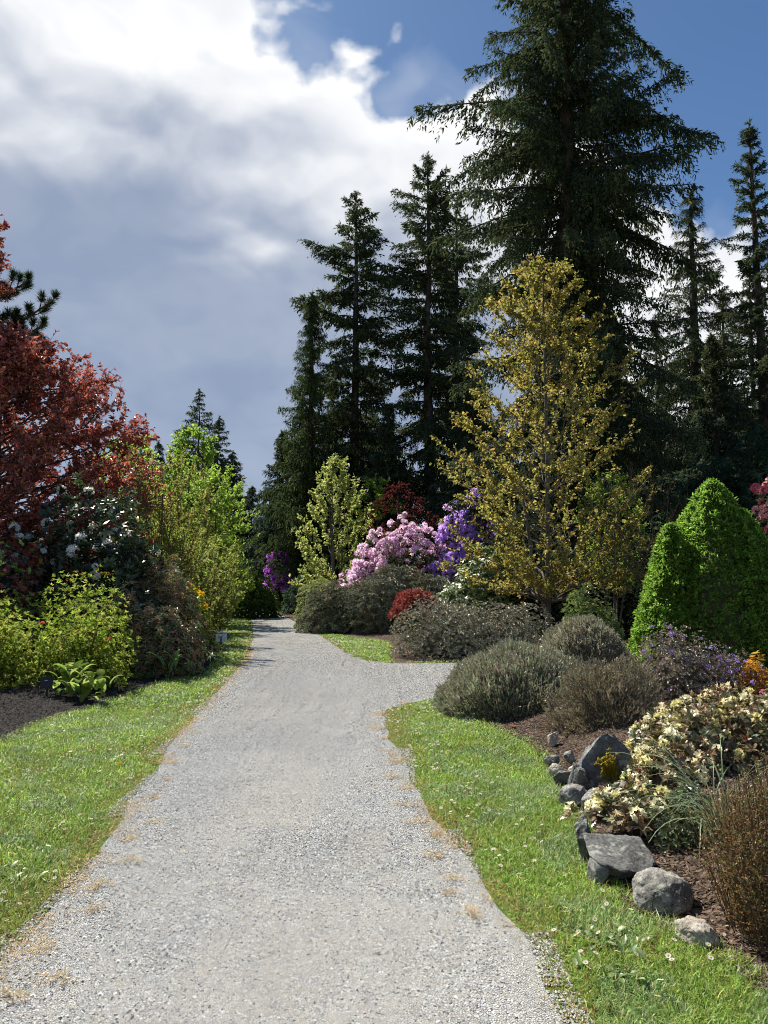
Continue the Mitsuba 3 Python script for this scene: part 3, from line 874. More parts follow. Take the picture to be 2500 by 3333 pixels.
def far_wood():
    rg = RG(77)
    out = []
    for i in range(80):
        x, y = rg.uniform(-60, 70), rg.uniform(98, 150)
        H = rg.uniform(7, 11.5) if x < 0 else rg.uniform(10, 19)
        n = 380
        t = rg.random(n) ** 1.3
        a = rg.uniform(0, 6.28, n)
        r = (0.25 * H) * (1 - t) * np.sqrt(rg.uniform(0.3, 1, n))
        P = np.c_[x + np.cos(a) * r, y + np.sin(a) * r, t * H]
        D = nrm(np.c_[np.cos(a), np.sin(a), rg.normal(-0.35, 0.3, n)])
        out.append(leaves(P, D, nrm(UP + 0.6 * rvec(rg, n)), rg.uniform(0.8, 1.5, n), 0.55, pick(rg, n, DARK, 0.25), 0.2))
    return join(*out)


structure('far_wood', far_wood(), 'needle', kind='stuff', label='distant dark wood showing low between the nearer trees', cat='wood')

# ------------------------------------------------------------------ broadleaf trees
def tree(name, label, cat, geo, bark_mat, leaf_mat, group=None):
    key = thing(name, label, cat, group)
    part(key, 'trunk', geo[0], bark_mat, smooth=True)
    part(key, 'branchwork', geo[1], bark_mat, kind='stuff')
    part(key, 'crown', geo[2], leaf_mat, kind='stuff')
    return key


ENV = lambda xs, ys: (lambda t: np.interp(t, xs, ys))
kat = broad(31, (4.33, 20.5, 0.1), 10.25, ENV([0, .14, .3, .45, .6, .75, .9, 1], [2.0, 3.0, 3.55, 3.35, 2.8, 2.1, 1.4, 0.5]), 140, 0.13, 0.75, 0.08, 23, 0.66, 10, 0.072, 0.062,
            [(0.36, 0.35, 0.085), (0.42, 0.37, 0.09), (0.29, 0.31, 0.075), (0.41, 0.32, 0.095)], spread=0.6, flat=0.6, droop=0.25, var=0.2, tip_cols=[(0.36, 0.32, 0.09), (0.38, 0.26, 0.10), (0.32, 0.32, 0.08)], smin=0.2)
k0 = tree('slender_tree', 'tall slender tree with yellow-olive and bronze spring leaves and a pale forked trunk', 'tree', kat, 'bark_grey', 'leaf_soft')
b0 = np.array([[4.31, 20.5, 0.75], [4.12, 20.48, 1.5], [3.93, 20.46, 2.15], [3.85, 20.4, 2.9], [3.6, 20.4, 4.6]])
part(k0, 'side_stem', tubes(b0[None], np.array([[0.06, 0.055, 0.05, 0.042, 0.02]]), 9), 'bark_grey', smooth=True)

REDS = [(0.40, 0.115, 0.085), (0.48, 0.155, 0.10), (0.30, 0.085, 0.075), (0.54, 0.20, 0.115), (0.24, 0.085, 0.08)]
redt = broad(32, (-9.8, 19.4, 0.1), 7.75, ENV([0, .2, .35, .5, .65, .8, .93, 1], [2.6, 3.2, 3.6, 4.0, 4.3, 3.4, 2.0, 0.5]), 170, 0.24, 0.45, 0.11, 31, 0.95, 14, 0.104, 0.072, REDS, spread=0.95, flat=0.9, var=0.28, smin=0.4)
redl = broad(322, (-10.9, 19.4, 6.0), 5.6, ENV([0, .4, .75, 1], [0.3, 0.9, 1.1, 0.3]), 26, 0.35, 0.6, 0.07, 20, 0.6, 12, 0.098, 0.066, REDS, spread=0.7, var=0.28)
redt = tuple(join(x, y) for x, y in zip(redt, redl))
tree('red_leaved_tree', 'large spreading tree with glossy copper-red leaves filling the left edge', 'tree', redt, 'bark_brown', 'leaf_gloss')

mt = [(0.31, 0.45, 0.08), (0.37, 0.51, 0.10), (0.24, 0.38, 0.065)]
tree('maple_tree', 'rounded bright green maple overhanging the left of the path near its far bend', 'tree',
     broad(33, (-6.7, 30.5, 0.1), 5.9, ENV([0, .2, .5, .75, .9, 1], [1.1, 1.7, 1.9, 1.7, 1.2, 0.5]), 84, 0.15, 0.5, 0.07, 18, 0.5, 10, 0.085, 0.065, mt, stems=3, stem_spread=0.5, flat=1.2), 'bark_brown', 'leaf_soft')
tree('maple_tree', 'tall bright green maple rising in front of the distant firs', 'tree',
     broad(34, (-10.6, 42.0, 0.1), 10.0, ENV([0, .3, .6, .8, .95, 1], [1.5, 2.8, 2.7, 2.0, 1.1, 0.4]), 60, 0.25, 0.55, 0.14, 15, 0.8, 10, 0.15, 0.12, mt, stems=2, stem_spread=0.6, flat=1.2), 'bark_brown', 'leaf_soft')
tree('maple_tree', 'green tree seen through the tips of the red-leaved tree', 'tree',
     broad(35, (-11.6, 33.0, 0.1), 7.6, ENV([0, .3, .6, .8, .95, 1], [1.6, 2.5, 2.4, 1.8, 1.0, 0.4]), 48, 0.2, 0.55, 0.12, 14, 0.7, 10, 0.12, 0.10, mt, stems=2, stem_spread=0.5, flat=1.2), 'bark_brown', 'leaf_soft')
tree('twiggy_tree', 'thin tree of bronze-tinted young leaves and bare twigs left of the rounded maple', 'tree',
     broad(36, (-8.6, 36.0, 0.1), 6.6, ENV([0, .3, .6, .85, 1], [1.2, 1.9, 2.0, 1.3, 0.3]), 44, 0.25, 0.8, 0.09, 14, 0.9, 5, 0.09, 0.06, [(0.28, 0.24, 0.11), (0.30, 0.33, 0.09), (0.30, 0.22, 0.12)], stems=3, stem_spread=0.6), 'bark_brown', 'leaf_soft')
tree('pale_green_tree', 'vase-shaped pale yellow-green young tree in front of the tall conifers', 'tree',
     broad(37, (-2.5, 40.0, 0.1), 7.9, ENV([0, .2, .4, .6, .8, .92, 1], [1.4, 2.3, 2.6, 2.2, 1.5, 0.8, 0.2]), 84, 0.14, 1.0, 0.09, 15, 0.85, 9, 0.12, 0.08,
           [(0.46, 0.52, 0.16), (0.40, 0.48, 0.14), (0.50, 0.52, 0.20)], stems=3, stem_spread=0.5, spread=0.45, upw=0.5, flat=0.4), 'bark_grey', 'leaf_soft')
tree('dark_red_tree', 'dark maroon-leaved tree behind the pink rhododendron', 'tree',
     broad(38, (0.7, 36.0, 0.1), 6.1, ENV([0, .3, .6, .85, 1], [1.2, 2.0, 2.2, 1.4, 0.4]), 40, 0.3, 0.4, 0.09, 15, 0.6, 9, 0.10, 0.08, [(0.085, 0.020, 0.022), (0.12, 0.03, 0.025), (0.06, 0.02, 0.022)], flat=1.2), 'bark_brown', 'leaf_soft')
tree('green_tree', 'light green small-leaved tree glimpsed behind the dark red tree', 'tree',
     broad(39, (-0.4, 43.0, 0.1), 7.4, ENV([0, .3, .6, .85, 1], [1.5, 2.2, 2.3, 1.5, 0.4]), 36, 0.2, 0.5, 0.09, 12, 0.7, 8, 0.16, 0.12, mt, flat=1.2), 'bark_brown', 'leaf_soft')
tree('small_leaved_tree', 'yellow-green small-leaved tree with many thin grey stems behind the clipped conifer', 'tree',
     broad(40, (6.1, 20.6, 0.1), 4.5, ENV([0, .3, .55, .8, .95, 1], [0.4, 0.6, 0.95, 1.05, 0.7, 0.25]), 44, 0.35, 0.9, 0.04, 16, 0.5, 10, 0.055, 0.04,
           [(0.30, 0.42, 0.08), (0.36, 0.47, 0.10), (0.24, 0.34, 0.07)], stems=5, stem_spread=0.5, spread=0.6), 'bark_grey', 'leaf_soft')
tree('bare_twig_shrub', 'nearly leafless tan twiggy shrub left of the clipped conifer top', 'shrub',
     broad(41, (6.5, 18.6, 0.1), 4.3, ENV([0, .4, .7, 1], [0.4, 0.9, 1.15, 0.5]), 26, 0.4, 1.3, 0.03, 14, 0.6, 2, 0.03, 0.02, [(0.22, 0.17, 0.10)], stems=4, stem_spread=0.4, spread=0.4, upw=0.6), 'bark_brown', 'leaf_soft')

tree('maple_tree', 'full rounded light green maple spreading behind the feathery shrubs left of the path', 'tree',
     broad(46, (-8.4, 31.5, 0.1), 6.1, ENV([0, .2, .5, .75, .9, 1], [1.6, 2.3, 2.5, 2.2, 1.6, 0.7]), 84, 0.12, 0.4, 0.08, 16, 0.55, 10, 0.09, 0.07, mt, stems=3, stem_spread=0.5, flat=1.2), 'bark_brown', 'leaf_soft')
tree('maple_tree', 'broad bright green maple between the red-leaved tree and the distant firs', 'tree',
     broad(47, (-12.2, 37.0, 0.1), 8.6, ENV([0, .3, .6, .8, .95, 1], [1.8, 3.0, 3.0, 2.3, 1.2, 0.4]), 70, 0.2, 0.5, 0.12, 16, 0.7, 10, 0.12, 0.095, mt, stems=2, stem_spread=0.6, flat=1.2), 'bark_brown', 'leaf_soft')
tree('upright_shrub', 'wide feathery light green shrub filling the border below the rounded maples', 'shrub',
     broad(48, (-6.6, 23.0, 0.12), 3.0, ENV([0, .25, .5, .75, .92, 1], [1.0, 1.6, 1.8, 1.6, 1.1, 0.5]), 90, 0.06, 0.35, 0.025, 20, 0.5, 12, 0.068, 0.045, [(0.30, 0.42, 0.08), (0.36, 0.45, 0.10), (0.25, 0.36, 0.07)], stems=7, stem_spread=0.5, spread=0.7), 'bark_brown', 'leaf_soft')

# fine-stemmed shrubs of the left border
tree('upright_shrub', 'tall airy shrub of dark upright stems and tiny olive leaves beside the tree stump', 'shrub',
     broad(42, (-5.2, 18.2, 0.12), 4.5, ENV([0, .25, .5, .75, .92, 1], [0.5, 0.9, 1.25, 1.4, 1.1, 0.5]), 70, 0.2, 1.9, 0.03, 18, 0.55, 11, 0.06, 0.034,
           [(0.29, 0.31, 0.08), (0.34, 0.31, 0.09), (0.23, 0.28, 0.07)], stems=8, stem_spread=0.55, spread=0.5, upw=0.7), 'bark_brown', 'leaf_soft')
tree('upright_shrub', 'airy olive shrub on thin slanting stems behind the yellow azalea', 'shrub',
     broad(43, (-4.9, 20.6, 0.12), 2.45, ENV([0, .25, .5, .75, .92, 1], [0.5, 0.9, 1.2, 1.2, 0.9, 0.4]), 60, 0.15, 1.1, 0.025, 18, 0.5, 12, 0.062, 0.036,
           [(0.27, 0.32, 0.08), (0.30, 0.30, 0.11), (0.21, 0.27, 0.07)], stems=7, stem_spread=0.5, spread=0.5, upw=0.5), 'bark_brown', 'leaf_soft')
tree('upright_shrub', 'feathery yellow-green shrub under the rounded maple', 'shrub',
     broad(44, (-5.9, 25.5, 0.12), 3.0, ENV([0, .25, .5, .75, .92, 1], [0.6, 1.1, 1.4, 1.2, 0.8, 0.3]), 64, 0.12, 0.8, 0.025, 18, 0.5, 12, 0.072, 0.045,
           [(0.29, 0.37, 0.08), (0.35, 0.39, 0.09)], stems=6, stem_spread=0.5, spread=0.6), 'bark_brown', 'leaf_soft')
tree('upright_shrub', 'olive-green shrub with bronze tips on slim stems left of the rounded maple', 'shrub',
     broad(45, (-7.7, 26.5, 0.12), 4.2, ENV([0, .25, .5, .75, .92, 1], [1.0, 1.6, 1.8, 1.6, 1.1, 0.5]), 74, 0.08, 0.45, 0.03, 18, 0.6, 12, 0.075, 0.05,
           [(0.30, 0.34, 0.07), (0.34, 0.30, 0.10), (0.24, 0.32, 0.07)], stems=6, stem_spread=0.6, spread=0.6), 'bark_brown', 'leaf_soft')

# the pine at the left edge
def pine():
    rg = RG(51)
    key = thing('pine_tree', 'long-needled dark pine branch reaching in from the left edge above the red tree', 'tree')
    base = np.array([-11.8, 20.6, 0.1])
    tp = base + np.c_[np.zeros(8), np.zeros(8), np.linspace(0, 11.5, 8)]
    part(key, 'trunk', tubes(tp[None], np.linspace(0.2, 0.05, 8)[None], 9), 'bark_fir', smooth=True)
    ends = [(-8.75, 19.6, 9.0), (-9.2, 19.9, 7.9), (-9.35, 20.3, 8.55), (-9.75, 20.2, 9.75), (-9.9, 19.8, 8.5), (-9.7, 19.7, 7.3), (-9.3, 20.6, 7.2), (-13.6, 20, 9), (-13, 22, 8), (-12.4, 18.6, 10), (-10.0, 20.6, 6.6)]
    e = np.array(ends)
    n = len(e)
    o = np.c_[np.full(n, base[0]), np.full(n, base[1]), e[:, 2] - 0.35 * np.linalg.norm(e[:, :2] - base[:2], axis=1)]
    pts = bez(o, o * 0.5 + e * 0.5 - UP * 0.25, e, 7)
    tw, tips, dirs = [], [], []
    for i in range(n):
        for s in np.linspace(0.45, 1.0, 6):
            p, t = at_param(pts, np.array([i]), np.array([s]))
            for sg in ((-1, 1) if s < 0.99 else (0,)):
                sd = nrm(np.cross(t[0], UP)) * sg
                d = nrm(t[0] * 0.8 + sd * rg.uniform(0.5, 0.9) + UP * rg.uniform(0.1, 0.6))
                ln = rg.uniform(0.3, 0.6) if sg else 0.2
                tw.append(np.array([p[0], p[0] + d * ln * 0.5 - UP * 0.02, p[0] + d * ln + UP * 0.05]))
                tips.append(p[0] + d * ln)
                dirs.append(nrm(d + UP * 0.35))
    part(key, 'branchwork', join(tubes(pts, np.linspace(0.055, 0.02, 7)[None] * np.ones((n, 1)), 6), tubes(np.array(tw), np.array([[0.018, 0.014, 0.010]]) * np.ones((len(tw), 1)), 5)), 'bark_fir', kind='stuff')
    tw = np.array(tw)
    m = len(tw)
    per = 230
    j = np.repeat(np.arange(m), per)
    p, t = at_param(tw, j, rg.uniform(0.35, 1.0, m * per) ** 0.6)
    D = nrm(t * rg.uniform(0.4, 1.1, (m * per, 1)) + 0.95 * rvec(rg, m * per) + UP * 0.15)
    part(key, 'crown', leaves(p, D, rvec(rg, m * per), rg.uniform(0.13, 0.23, m * per), 0.012, pick(rg, m * per, [(0.045, 0.075, 0.035), (0.07, 0.10, 0.045), (0.035, 0.06, 0.035)], 0.2), 0.1, 0.4, 0.06), 'needle', kind='stuff')


pine()

# ------------------------------------------------------------------ left border shrubs
RHO = [(0.035, 0.060, 0.022), (0.045, 0.075, 0.025), (0.028, 0.048, 0.022)]
key, P, A, rg = rhodo('rhododendron', 'dark-leaved rhododendron dotted with white flower heads under the red-leaved tree', 'shrub', [((-5.75, 15.1, 0.8), (1.45, 1.1, 2.75)), ((-7.3, 15.0, 0.4), (1.3, 1.1, 2.2))], 61, 0.15, 0.048, RHO, 1500, m=8, seg=2, stems=16,
                      base=(-5.9, 15.1, 0.1), depth=0.45)
W_SET = truss_set((0.90, 0.90, 0.84), 10, 4, 61, jitter=0.03)
idx = facing(P, A, rg, 34, want=lambda P, A: (A[:, 1] < 0.35) & (P[:, 2] > 1.5) & (P[:, 0] > -7.3), r=0.26)
trusses(key, rg, W_SET, P[idx] + A[idx] * 0.07, A[idx], 0.20)
rhodo('bronze_shrub', 'shrub with mixed bright green and dark red leaves at the left edge', 'shrub', [((-7.0, 13.6, 1.2), (1.0, 0.8, 1.55)), ((-6.7, 13.4, 0.4), (0.8, 0.7, 1.0))], 62, 0.075, 0.048, [(0.22, 0.32, 0.05), (0.16, 0.03, 0.025), (0.10, 0.025, 0.025), (0.25, 0.06, 0.03)], 950, m=5,
      base=(-7.0, 13.6, 0.1), bsdf='leaf_gloss', var=0.22, lump=0.25)
AZ = [(0.25, 0.34, 0.05), (0.32, 0.40, 0.07), (0.19, 0.27, 0.045), (0.35, 0.38, 0.10)]
for c, r, sd, lab in (((-5.75, 11.5, 0.2), (0.85, 0.65, 1.12), 63, 'loose yellow-green azalea at the left edge of the black mulch bed'),
                      ((-4.65, 12.0, 0.25), (0.72, 0.6, 1.0), 64, 'yellow-green azalea with a coral flower, beside the dark bronze shrubs'),
                      ((-5.0, 13.1, 0.3), (0.85, 0.6, 1.35), 65, 'bright green azalea with upright shoots at the back of the left bed'),
                      ((-6.4, 12.7, 0.3), (0.8, 0.6, 1.15), 66, 'bright green azalea behind the dark sword leaves')):
    key, P, A, rg = rhodo('azalea', lab, 'shrub', [(c, r)], sd, 0.055, 0.021, AZ, 1900, m=6, bsdf='leaf_soft', lump=0.45, depth=0.7, open_=(0.3, 1.2), stems=30, base=(c[0], c[1], 0.1), var=0.22, zmin=-0.2, freq=3.0)
    if sd == 64:
        ix = facing(P, A, rg, 3, want=lambda P, A: (A[:, 1] < -0.1) & (P[:, 2] > 0.75), r=0.25)
        trusses(key, rg, truss_set((0.75, 0.16, 0.14), 6, 2, 64), P[ix] + A[ix] * 0.03, A[ix], 0.10)
key, P, A, rg = rhodo('azalea', 'yellow-flowered green azalea at the lawn edge behind the dark bronze shrubs', 'shrub', [((-4.3, 16.1, 0.3), (0.75, 0.7, 1.4)), ((-4.08, 15.5, 0.25), (0.42, 0.5, 0.95))], 67, 0.065, 0.025, AZ, 2200, m=6, bsdf='leaf_soft',
                      lump=0.28, depth=0.55, open_=(0.3, 1.2), stems=30, base=(-3.7, 15.7, 0.1))
Y_SET = truss_set((0.85, 0.50, 0.04), 7, 3, 67)
ix = facing(P, A, rg, 13, want=lambda P, A: (A[:, 2] > 0.3) & ((P[:, 2] > 1.4) | ((P[:, 0] > -3.8) & (P[:, 2] > 0.7))), r=0.16)
trusses(key, rg, Y_SET, P[ix] + A[ix] * 0.04, A[ix], 0.15)
BR = [(0.22, 0.17, 0.095), (0.17, 0.19, 0.09), (0.27, 0.17, 0.095), (0.14, 0.15, 0.08)]
for lob, sd, n, lab in (([((-4.05, 13.75, 0.2), (0.72, 0.6, 1.0)), ((-3.80, 13.85, 0.15), (0.46, 0.5, 0.9))], 68, 2000, 'dark bronze-tipped shrub with drooping glossy leaves nearest the lawn'),
                        ([((-4.6, 13.9, 0.25), (0.7, 0.6, 1.15))], 69, 1400, 'dark bronze shrub to the left of the one nearest the lawn'),
                        ([((-4.4, 15.2, 0.5), (0.75, 0.6, 1.5))], 70, 1500, 'taller olive-bronze shrub in front of the tree stump')):
    rhodo('bronze_tipped_shrub', lab, 'shrub', lob, sd, 0.085, 0.026, BR, n, m=7, bsdf='leaf_waxy', lump=0.4, depth=0.5, open_=(0.6, 1.7), droop=0.35, stems=26, base=(lob[0][0][0], lob[0][0][1], 0.1), var=0.28, freq=3.0, zmin=-0.2)


def stump():
    rg = RG(71)
    k, s = 14, 28
    zz = np.linspace(0, 1, k)
    key = thing('tree_stump', 'tall rotten black tree stump with a jagged broken top among the shrubs', 'tree stump')
    ang = np.arange(s) * 2 * np.pi / s
    V = []
    for z in zz:
        for a in ang:
            d = np.array([math.cos(a), math.sin(a), z * 2])
            ht = 1.55 + 0.95 * float(meshkit.fbm(np.array([math.cos(a) * 1.6, math.sin(a) * 1.6, 0.3]), 4, 3)) + 0.5 * (math.cos(a - 2.6) > 0.6)
            r = (0.46 - 0.16 * z + 0.25 * (1 - z) ** 5) * (0.72 + 0.55 * float(meshkit.fbm(d * [2.2, 2.2, 0.9], 4, 9)))
            V.append((-5.15 + r * math.cos(a), 17.0 + r * math.sin(a), 0.08 + z * ht))
    V.append((-5.15, 17.0, 1.3))
    f = []
    for i in range(k - 1):
        for j in range(s):
            q0, q1 = i * s + j, i * s + (j + 1) % s
            f += [[q0, q1, q1 + s], [q0, q1 + s, q0 + s]]
    f += [[(k - 1) * s + j, (k - 1) * s + (j + 1) % s, k * s] for j in range(s)]
    part(key, 'snag', (np.array(V), np.array(f), None), 'rotten_wood', smooth=35)
    roots = []
    for i in range(9):
        a = rg.uniform(0, 6.28)
        p0 = np.array([-5.15 + 0.36 * math.cos(a), 17 + 0.36 * math.sin(a), rg.uniform(0.9, 1.9)])
        d = np.array([math.cos(a), math.sin(a), rg.uniform(-0.3, 0.5)])
        roots.append(np.array([p0 - d * 0.1, p0 + d * 0.12, p0 + d * 0.22 + UP * 0.05 * rg.normal()]))
    part(key, 'broken_branch', tubes(np.array(roots), np.array([[0.03, 0.022, 0.008]]) * np.ones((9, 1)), 5), 'rotten_wood', kind='stuff')


stump()


def big_leaf(parent, name, base, az, L, W, elev, curl, col, bsdf, k=7, fold=0.18, twist=0.0):
    """One broad arching leaf: a folded strip of k cross-sections."""
    s = np.linspace(0, 1, k)
    e = elev - curl * s ** 1.2
    ds = L / (k - 1)
    h = np.r_[0, np.cumsum(np.cos(e[:-1]) * ds)]
    z = np.r_[0, np.cumsum(np.sin(e[:-1]) * ds)]
    d = np.array([math.cos(az), math.sin(az), 0])
    sd = np.array([-math.sin(az), math.cos(az), 0])
    mid = np.array(base) + d * h[:, None] + UP * z[:, None]
    w = W * (0.10 + 0.9 * np.sin(np.pi * np.clip(s, 0.0, 1) ** 0.75) ** 0.8) * (1 - s ** 8)
    nn = nrm(-np.sin(e)[:, None] * d + np.cos(e)[:, None] * UP)
    l = mid + sd * w[:, None] / 2 + nn * (fold * w)[:, None]
    r = mid - sd * w[:, None] / 2 + nn * (fold * w)[:, None]
    v = np.vstack([l, mid, r])
    f = []
    for i in range(k - 1):
        for a, b in ((0, k), (k, 2 * k)):
            f += [[a + i, b + i, b + i + 1], [a + i, b + i + 1, a + i + 1]]
    part(parent, name, (v, np.array(f), np.tile(col, (len(v), 1))), bsdf, smooth=True)


rg = RG(72)
key = thing('broad_leaved_plant', 'clump of broad pale green arching leaves at the front of the black mulch bed', 'plant')
for c, n, Lr in (((-4.15, 10.75), 34, (0.25, 0.5)), ((-4.42, 10.95), 28, (0.25, 0.5)), ((-3.88, 10.6), 14, (0.25, 0.55))):
    for i in range(n):
        x, y = c[0] + rg.normal(0, 0.08), c[1] + rg.normal(0, 0.07)
        big_leaf(key, 'leaf', (x, y, ZL(x, y) + rg.uniform(0, 0.34)), rg.uniform(0, 6.28), rg.uniform(*Lr) * 0.62, rg.uniform(0.085, 0.15), rg.uniform(0.8, 1.5), rg.uniform(0.8, 2.3),
                 pick(rg, 1, [(0.28, 0.38, 0.09), (0.22, 0.33, 0.07), (0.34, 0.42, 0.13)], 0.15)[0], 'leaf_soft')
key = thing('broad_leaved_plant', 'few drooping strap leaves at the foot of the dark bronze shrubs', 'plant')
for i in range(8):
    big_leaf(key, 'leaf', (-3.55 + rg.normal(0, 0.06), 13.1, 0.15 + rg.uniform(0, 0.2)), rg.uniform(0, 6.28), rg.uniform(0.3, 0.5), 0.06, rg.uniform(0.9, 1.4), rg.uniform(1.2, 2.2), pick(rg, 1, [(0.16, 0.26, 0.09)], 0.15)[0], 'leaf_gloss')
key = thing('broad_leaved_plant', 'small clump with one long yellow-green leaf at the foot of the white sign', 'plant')
for i in range(9):
    big_leaf(key, 'leaf', (-4.12 + rg.normal(0, 0.06), 17.7 + rg.normal(0, 0.08), 0.06), rg.uniform(-2.5, 0.3), rg.uniform(0.18, 0.3), 0.06, rg.uniform(0.5, 1.2), rg.uniform(0.8, 1.6), pick(rg, 1, [(0.30, 0.38, 0.08), (0.28, 0.33, 0.2)], 0.15)[0], 'leaf_soft')
key = thing('sword_leaved_plant', 'clump of dark bronze sword-shaped leaves at the left edge of the bed', 'plant')
for i in range(11):
    az = rg.uniform(0, 6.28)
    big_leaf(key, 'leaf', (-6.0 + 0.08 * math.cos(az), 11.0 + 0.08 * math.sin(az), 0.08), az, rg.uniform(1.0, 1.45), 0.075, rg.uniform(1.0, 1.4), rg.uniform(0.1, 0.35), pick(rg, 1, [(0.05, 0.035, 0.025), (0.09, 0.055, 0.03), (0.035, 0.04, 0.025)], 0.15)[0], 'leaf_gloss', fold=0.25)

# ------------------------------------------------------------------ far end of the path
key, P, A, rg = rhodo('rhododendron', 'small standard rhododendron covered in purple flowers on grey stems at the path end', 'shrub', [((-6.45, 47.5, 1.9), (0.85, 0.7, 1.75)), ((-6.4, 47.3, 1.4), (0.75, 0.6, 0.75))], 81, 0.12, 0.045, RHO, 700, m=6, stems=9, base=(-6.4, 47.6, 0.0), zmin=-0.3, stem_mat='bark_grey', lump=0.3)
PU_SET = truss_set((0.56, 0.18, 0.70), 8, 4, 81)
ix = facing(P, A, rg, 150, want=lambda P, A: (A[:, 1] < 0.5), r=0.12)
trusses(key, rg, PU_SET, P[ix] + A[ix] * 0.08, A[ix], 0.32)
rhodo('green_shrub', 'low clipped green mound beside the far bend of the path', 'shrub', [((-6.1, 46.5, 0.05), (1.3, 0.7, 0.55))], 82, 0.06, 0.03, [(0.12, 0.18, 0.04), (0.08, 0.13, 0.035)], 900, m=5, core=0.8, stems=6)
rhodo('green_shrub', 'blue-green rounded shrub at the foot of the pale green tree', 'shrub', [((-4.2, 42.0, 0.2), (1.3, 1.1, 1.9))], 83, 0.14, 0.05, [(0.045, 0.085, 0.05), (0.06, 0.10, 0.055)], 900, m=7, stems=8)
for c, r, sd, lab in (((-8.6, 50.5, 0.1), (1.5, 0.9, 0.9), 84, 'low green shrub below the rail fence'), ((-9.0, 55.5, 0.2), (2.2, 1.2, 2.8), 85, 'dark green shrub behind the rail fence'),
                      ((-6.3, 37.5, 0.1), (1.2, 1.2, 1.9), 86, 'green shrub below the rounded maple, beside the path end'), ((-11.5, 50.5, 0.2), (2.0, 1.4, 3.2), 87, 'green shrub at the left of the far bend'),
                      ((-5.0, 56.0, 0.2), (2.6, 1.4, 3.6), 88, 'dark green shrub behind the purple standard rhododendron')):
    rhodo('green_shrub', lab, 'shrub', [(c, r)], sd, 0.15, 0.07, [(0.10, 0.16, 0.04), (0.14, 0.20, 0.05), (0.07, 0.12, 0.035)], 1000, m=6, bsdf='leaf_soft', stems=8, lump=0.3)
key = thing('rail_fence', 'low weathered grey rail fence across the far end of the path', 'fence')
for x in (-10.0, -8.55, -7.15):
    part(key, 'post', trimesh.creation.box((0.17, 0.17, 1.15), trimesh.transformations.translation_matrix((x, 52.3, 0.57))), 'fence_wood')
for x0, x1 in ((-9.9, -8.65), (-8.45, -7.25)):
    for z in (0.5, 1.0):
        part(key, 'rail', trimesh.creation.box((x1 - x0, 0.07, 0.12), trimesh.transformations.translation_matrix(((x0 + x1) / 2, 52.3, z))), 'fence_wood')

# ------------------------------------------------------------------ the sign and the plant label
def sign():
    key = thing('sign', 'small white information sign on a dark stake at the lawn edge', 'sign')
    x, y, z0 = -3.86, 18.45, 0.0
    R = trimesh.transformations.rotation_matrix(math.radians(-14), (1, 0, 0))
    M = trimesh.transformations.translation_matrix((x, y, 0.36)) @ R
    part(key, 'panel', trimesh.creation.box((0.26, 0.012, 0.235)).apply_transform(M), 'sign_face')
    part(key, 'stake', trimesh.creation.box((0.035, 0.03, 0.42)).apply_transform(trimesh.transformations.translation_matrix((x + 0.005, y - 0.03, 0.13))), 'bark_brown')
    part(key, 'foot', trimesh.creation.cone(0.055, 0.12, sections=9).apply_translation((x + 0.005, y - 0.03, 0.005)), 'bark_brown')
    rg = RG(5)
    marks = []
    cur = -0.10
    while cur < 0.10:
        w = rg.uniform(0.008, 0.018)
        marks.append(trimesh.creation.box((w, 0.002, rg.uniform(0.020, 0.028))).apply_translation((cur + w / 2, -0.0072, 0.085)))
        cur += w + 0.005
    for k in range(5):
        marks.append(trimesh.creation.box((0.008, 0.002, rg.uniform(0.010, 0.02))).apply_translation((-0.024 + k * 0.012, -0.0072, 0.022)))
    part(key, 'lettering', trimesh.util.concatenate(marks).apply_transform(M), 'black_print', kind='stuff')


sign()
key = thing('plant_label', 'black square plant label on a short stake in the mulch, in front of the azaleas', 'plant label')
M = trimesh.transformations.translation_matrix((-4.62, 10.72, 0.27)) @ trimesh.transformations.rotation_matrix(math.radians(-12), (1, 0, 0))
part(key, 'plate', trimesh.creation.box((0.17, 0.008, 0.15)).apply_transform(M), 'black_plastic')
part(key, 'print_line', trimesh.creation.box((0.045, 0.002, 0.008)).apply_translation((-0.01, -0.0052, 0.025)).apply_transform(M), 'white_print')
part(key, 'stake', trimesh.creation.box((0.025, 0.006, 0.26)).apply_translation((-4.62, 10.735, 0.15)), 'black_plastic')

# ------------------------------------------------------------------ the middle of the garden
key, P, A, rg = rhodo('rhododendron', 'large rhododendron smothered in pale pink flowers in the middle of the garden', 'shrub', [((1.0, 29.2, 1.5), (1.55, 1.2, 2.35)), ((-0.1, 29.0, 1.3), (1.2, 1.0, 2.2)), ((-0.85, 28.6, 0.8), (0.8, 0.8, 1.5)), ((-1.5, 28.4, 0.5), (0.55, 0.6, 1.0))], 91,
                      0.11, 0.042, [(0.07, 0.095, 0.045), (0.10, 0.11, 0.06), (0.055, 0.07, 0.04)], 1500, m=6, stems=18, base=(0.5, 29.2, 0.1), zmin=-0.35, lump=0.28, freq=3.0)
PK = truss_set((0.86, 0.62, 0.78), 8, 6, 91, jitter=0.10)
ix = facing(P, A, rg, 290, want=lambda P, A: (A[:, 1] < 0.55) & (P[:, 2] > 1.2) & ((P[:, 2] > 2.6) | (P[:, 0] < 0.1) | (RG(3).random(len(P)) < 0.12)), r=0.10)
trusses(key, rg, PK, P[ix] + A[ix] * 0.09, A[ix], 0.275)
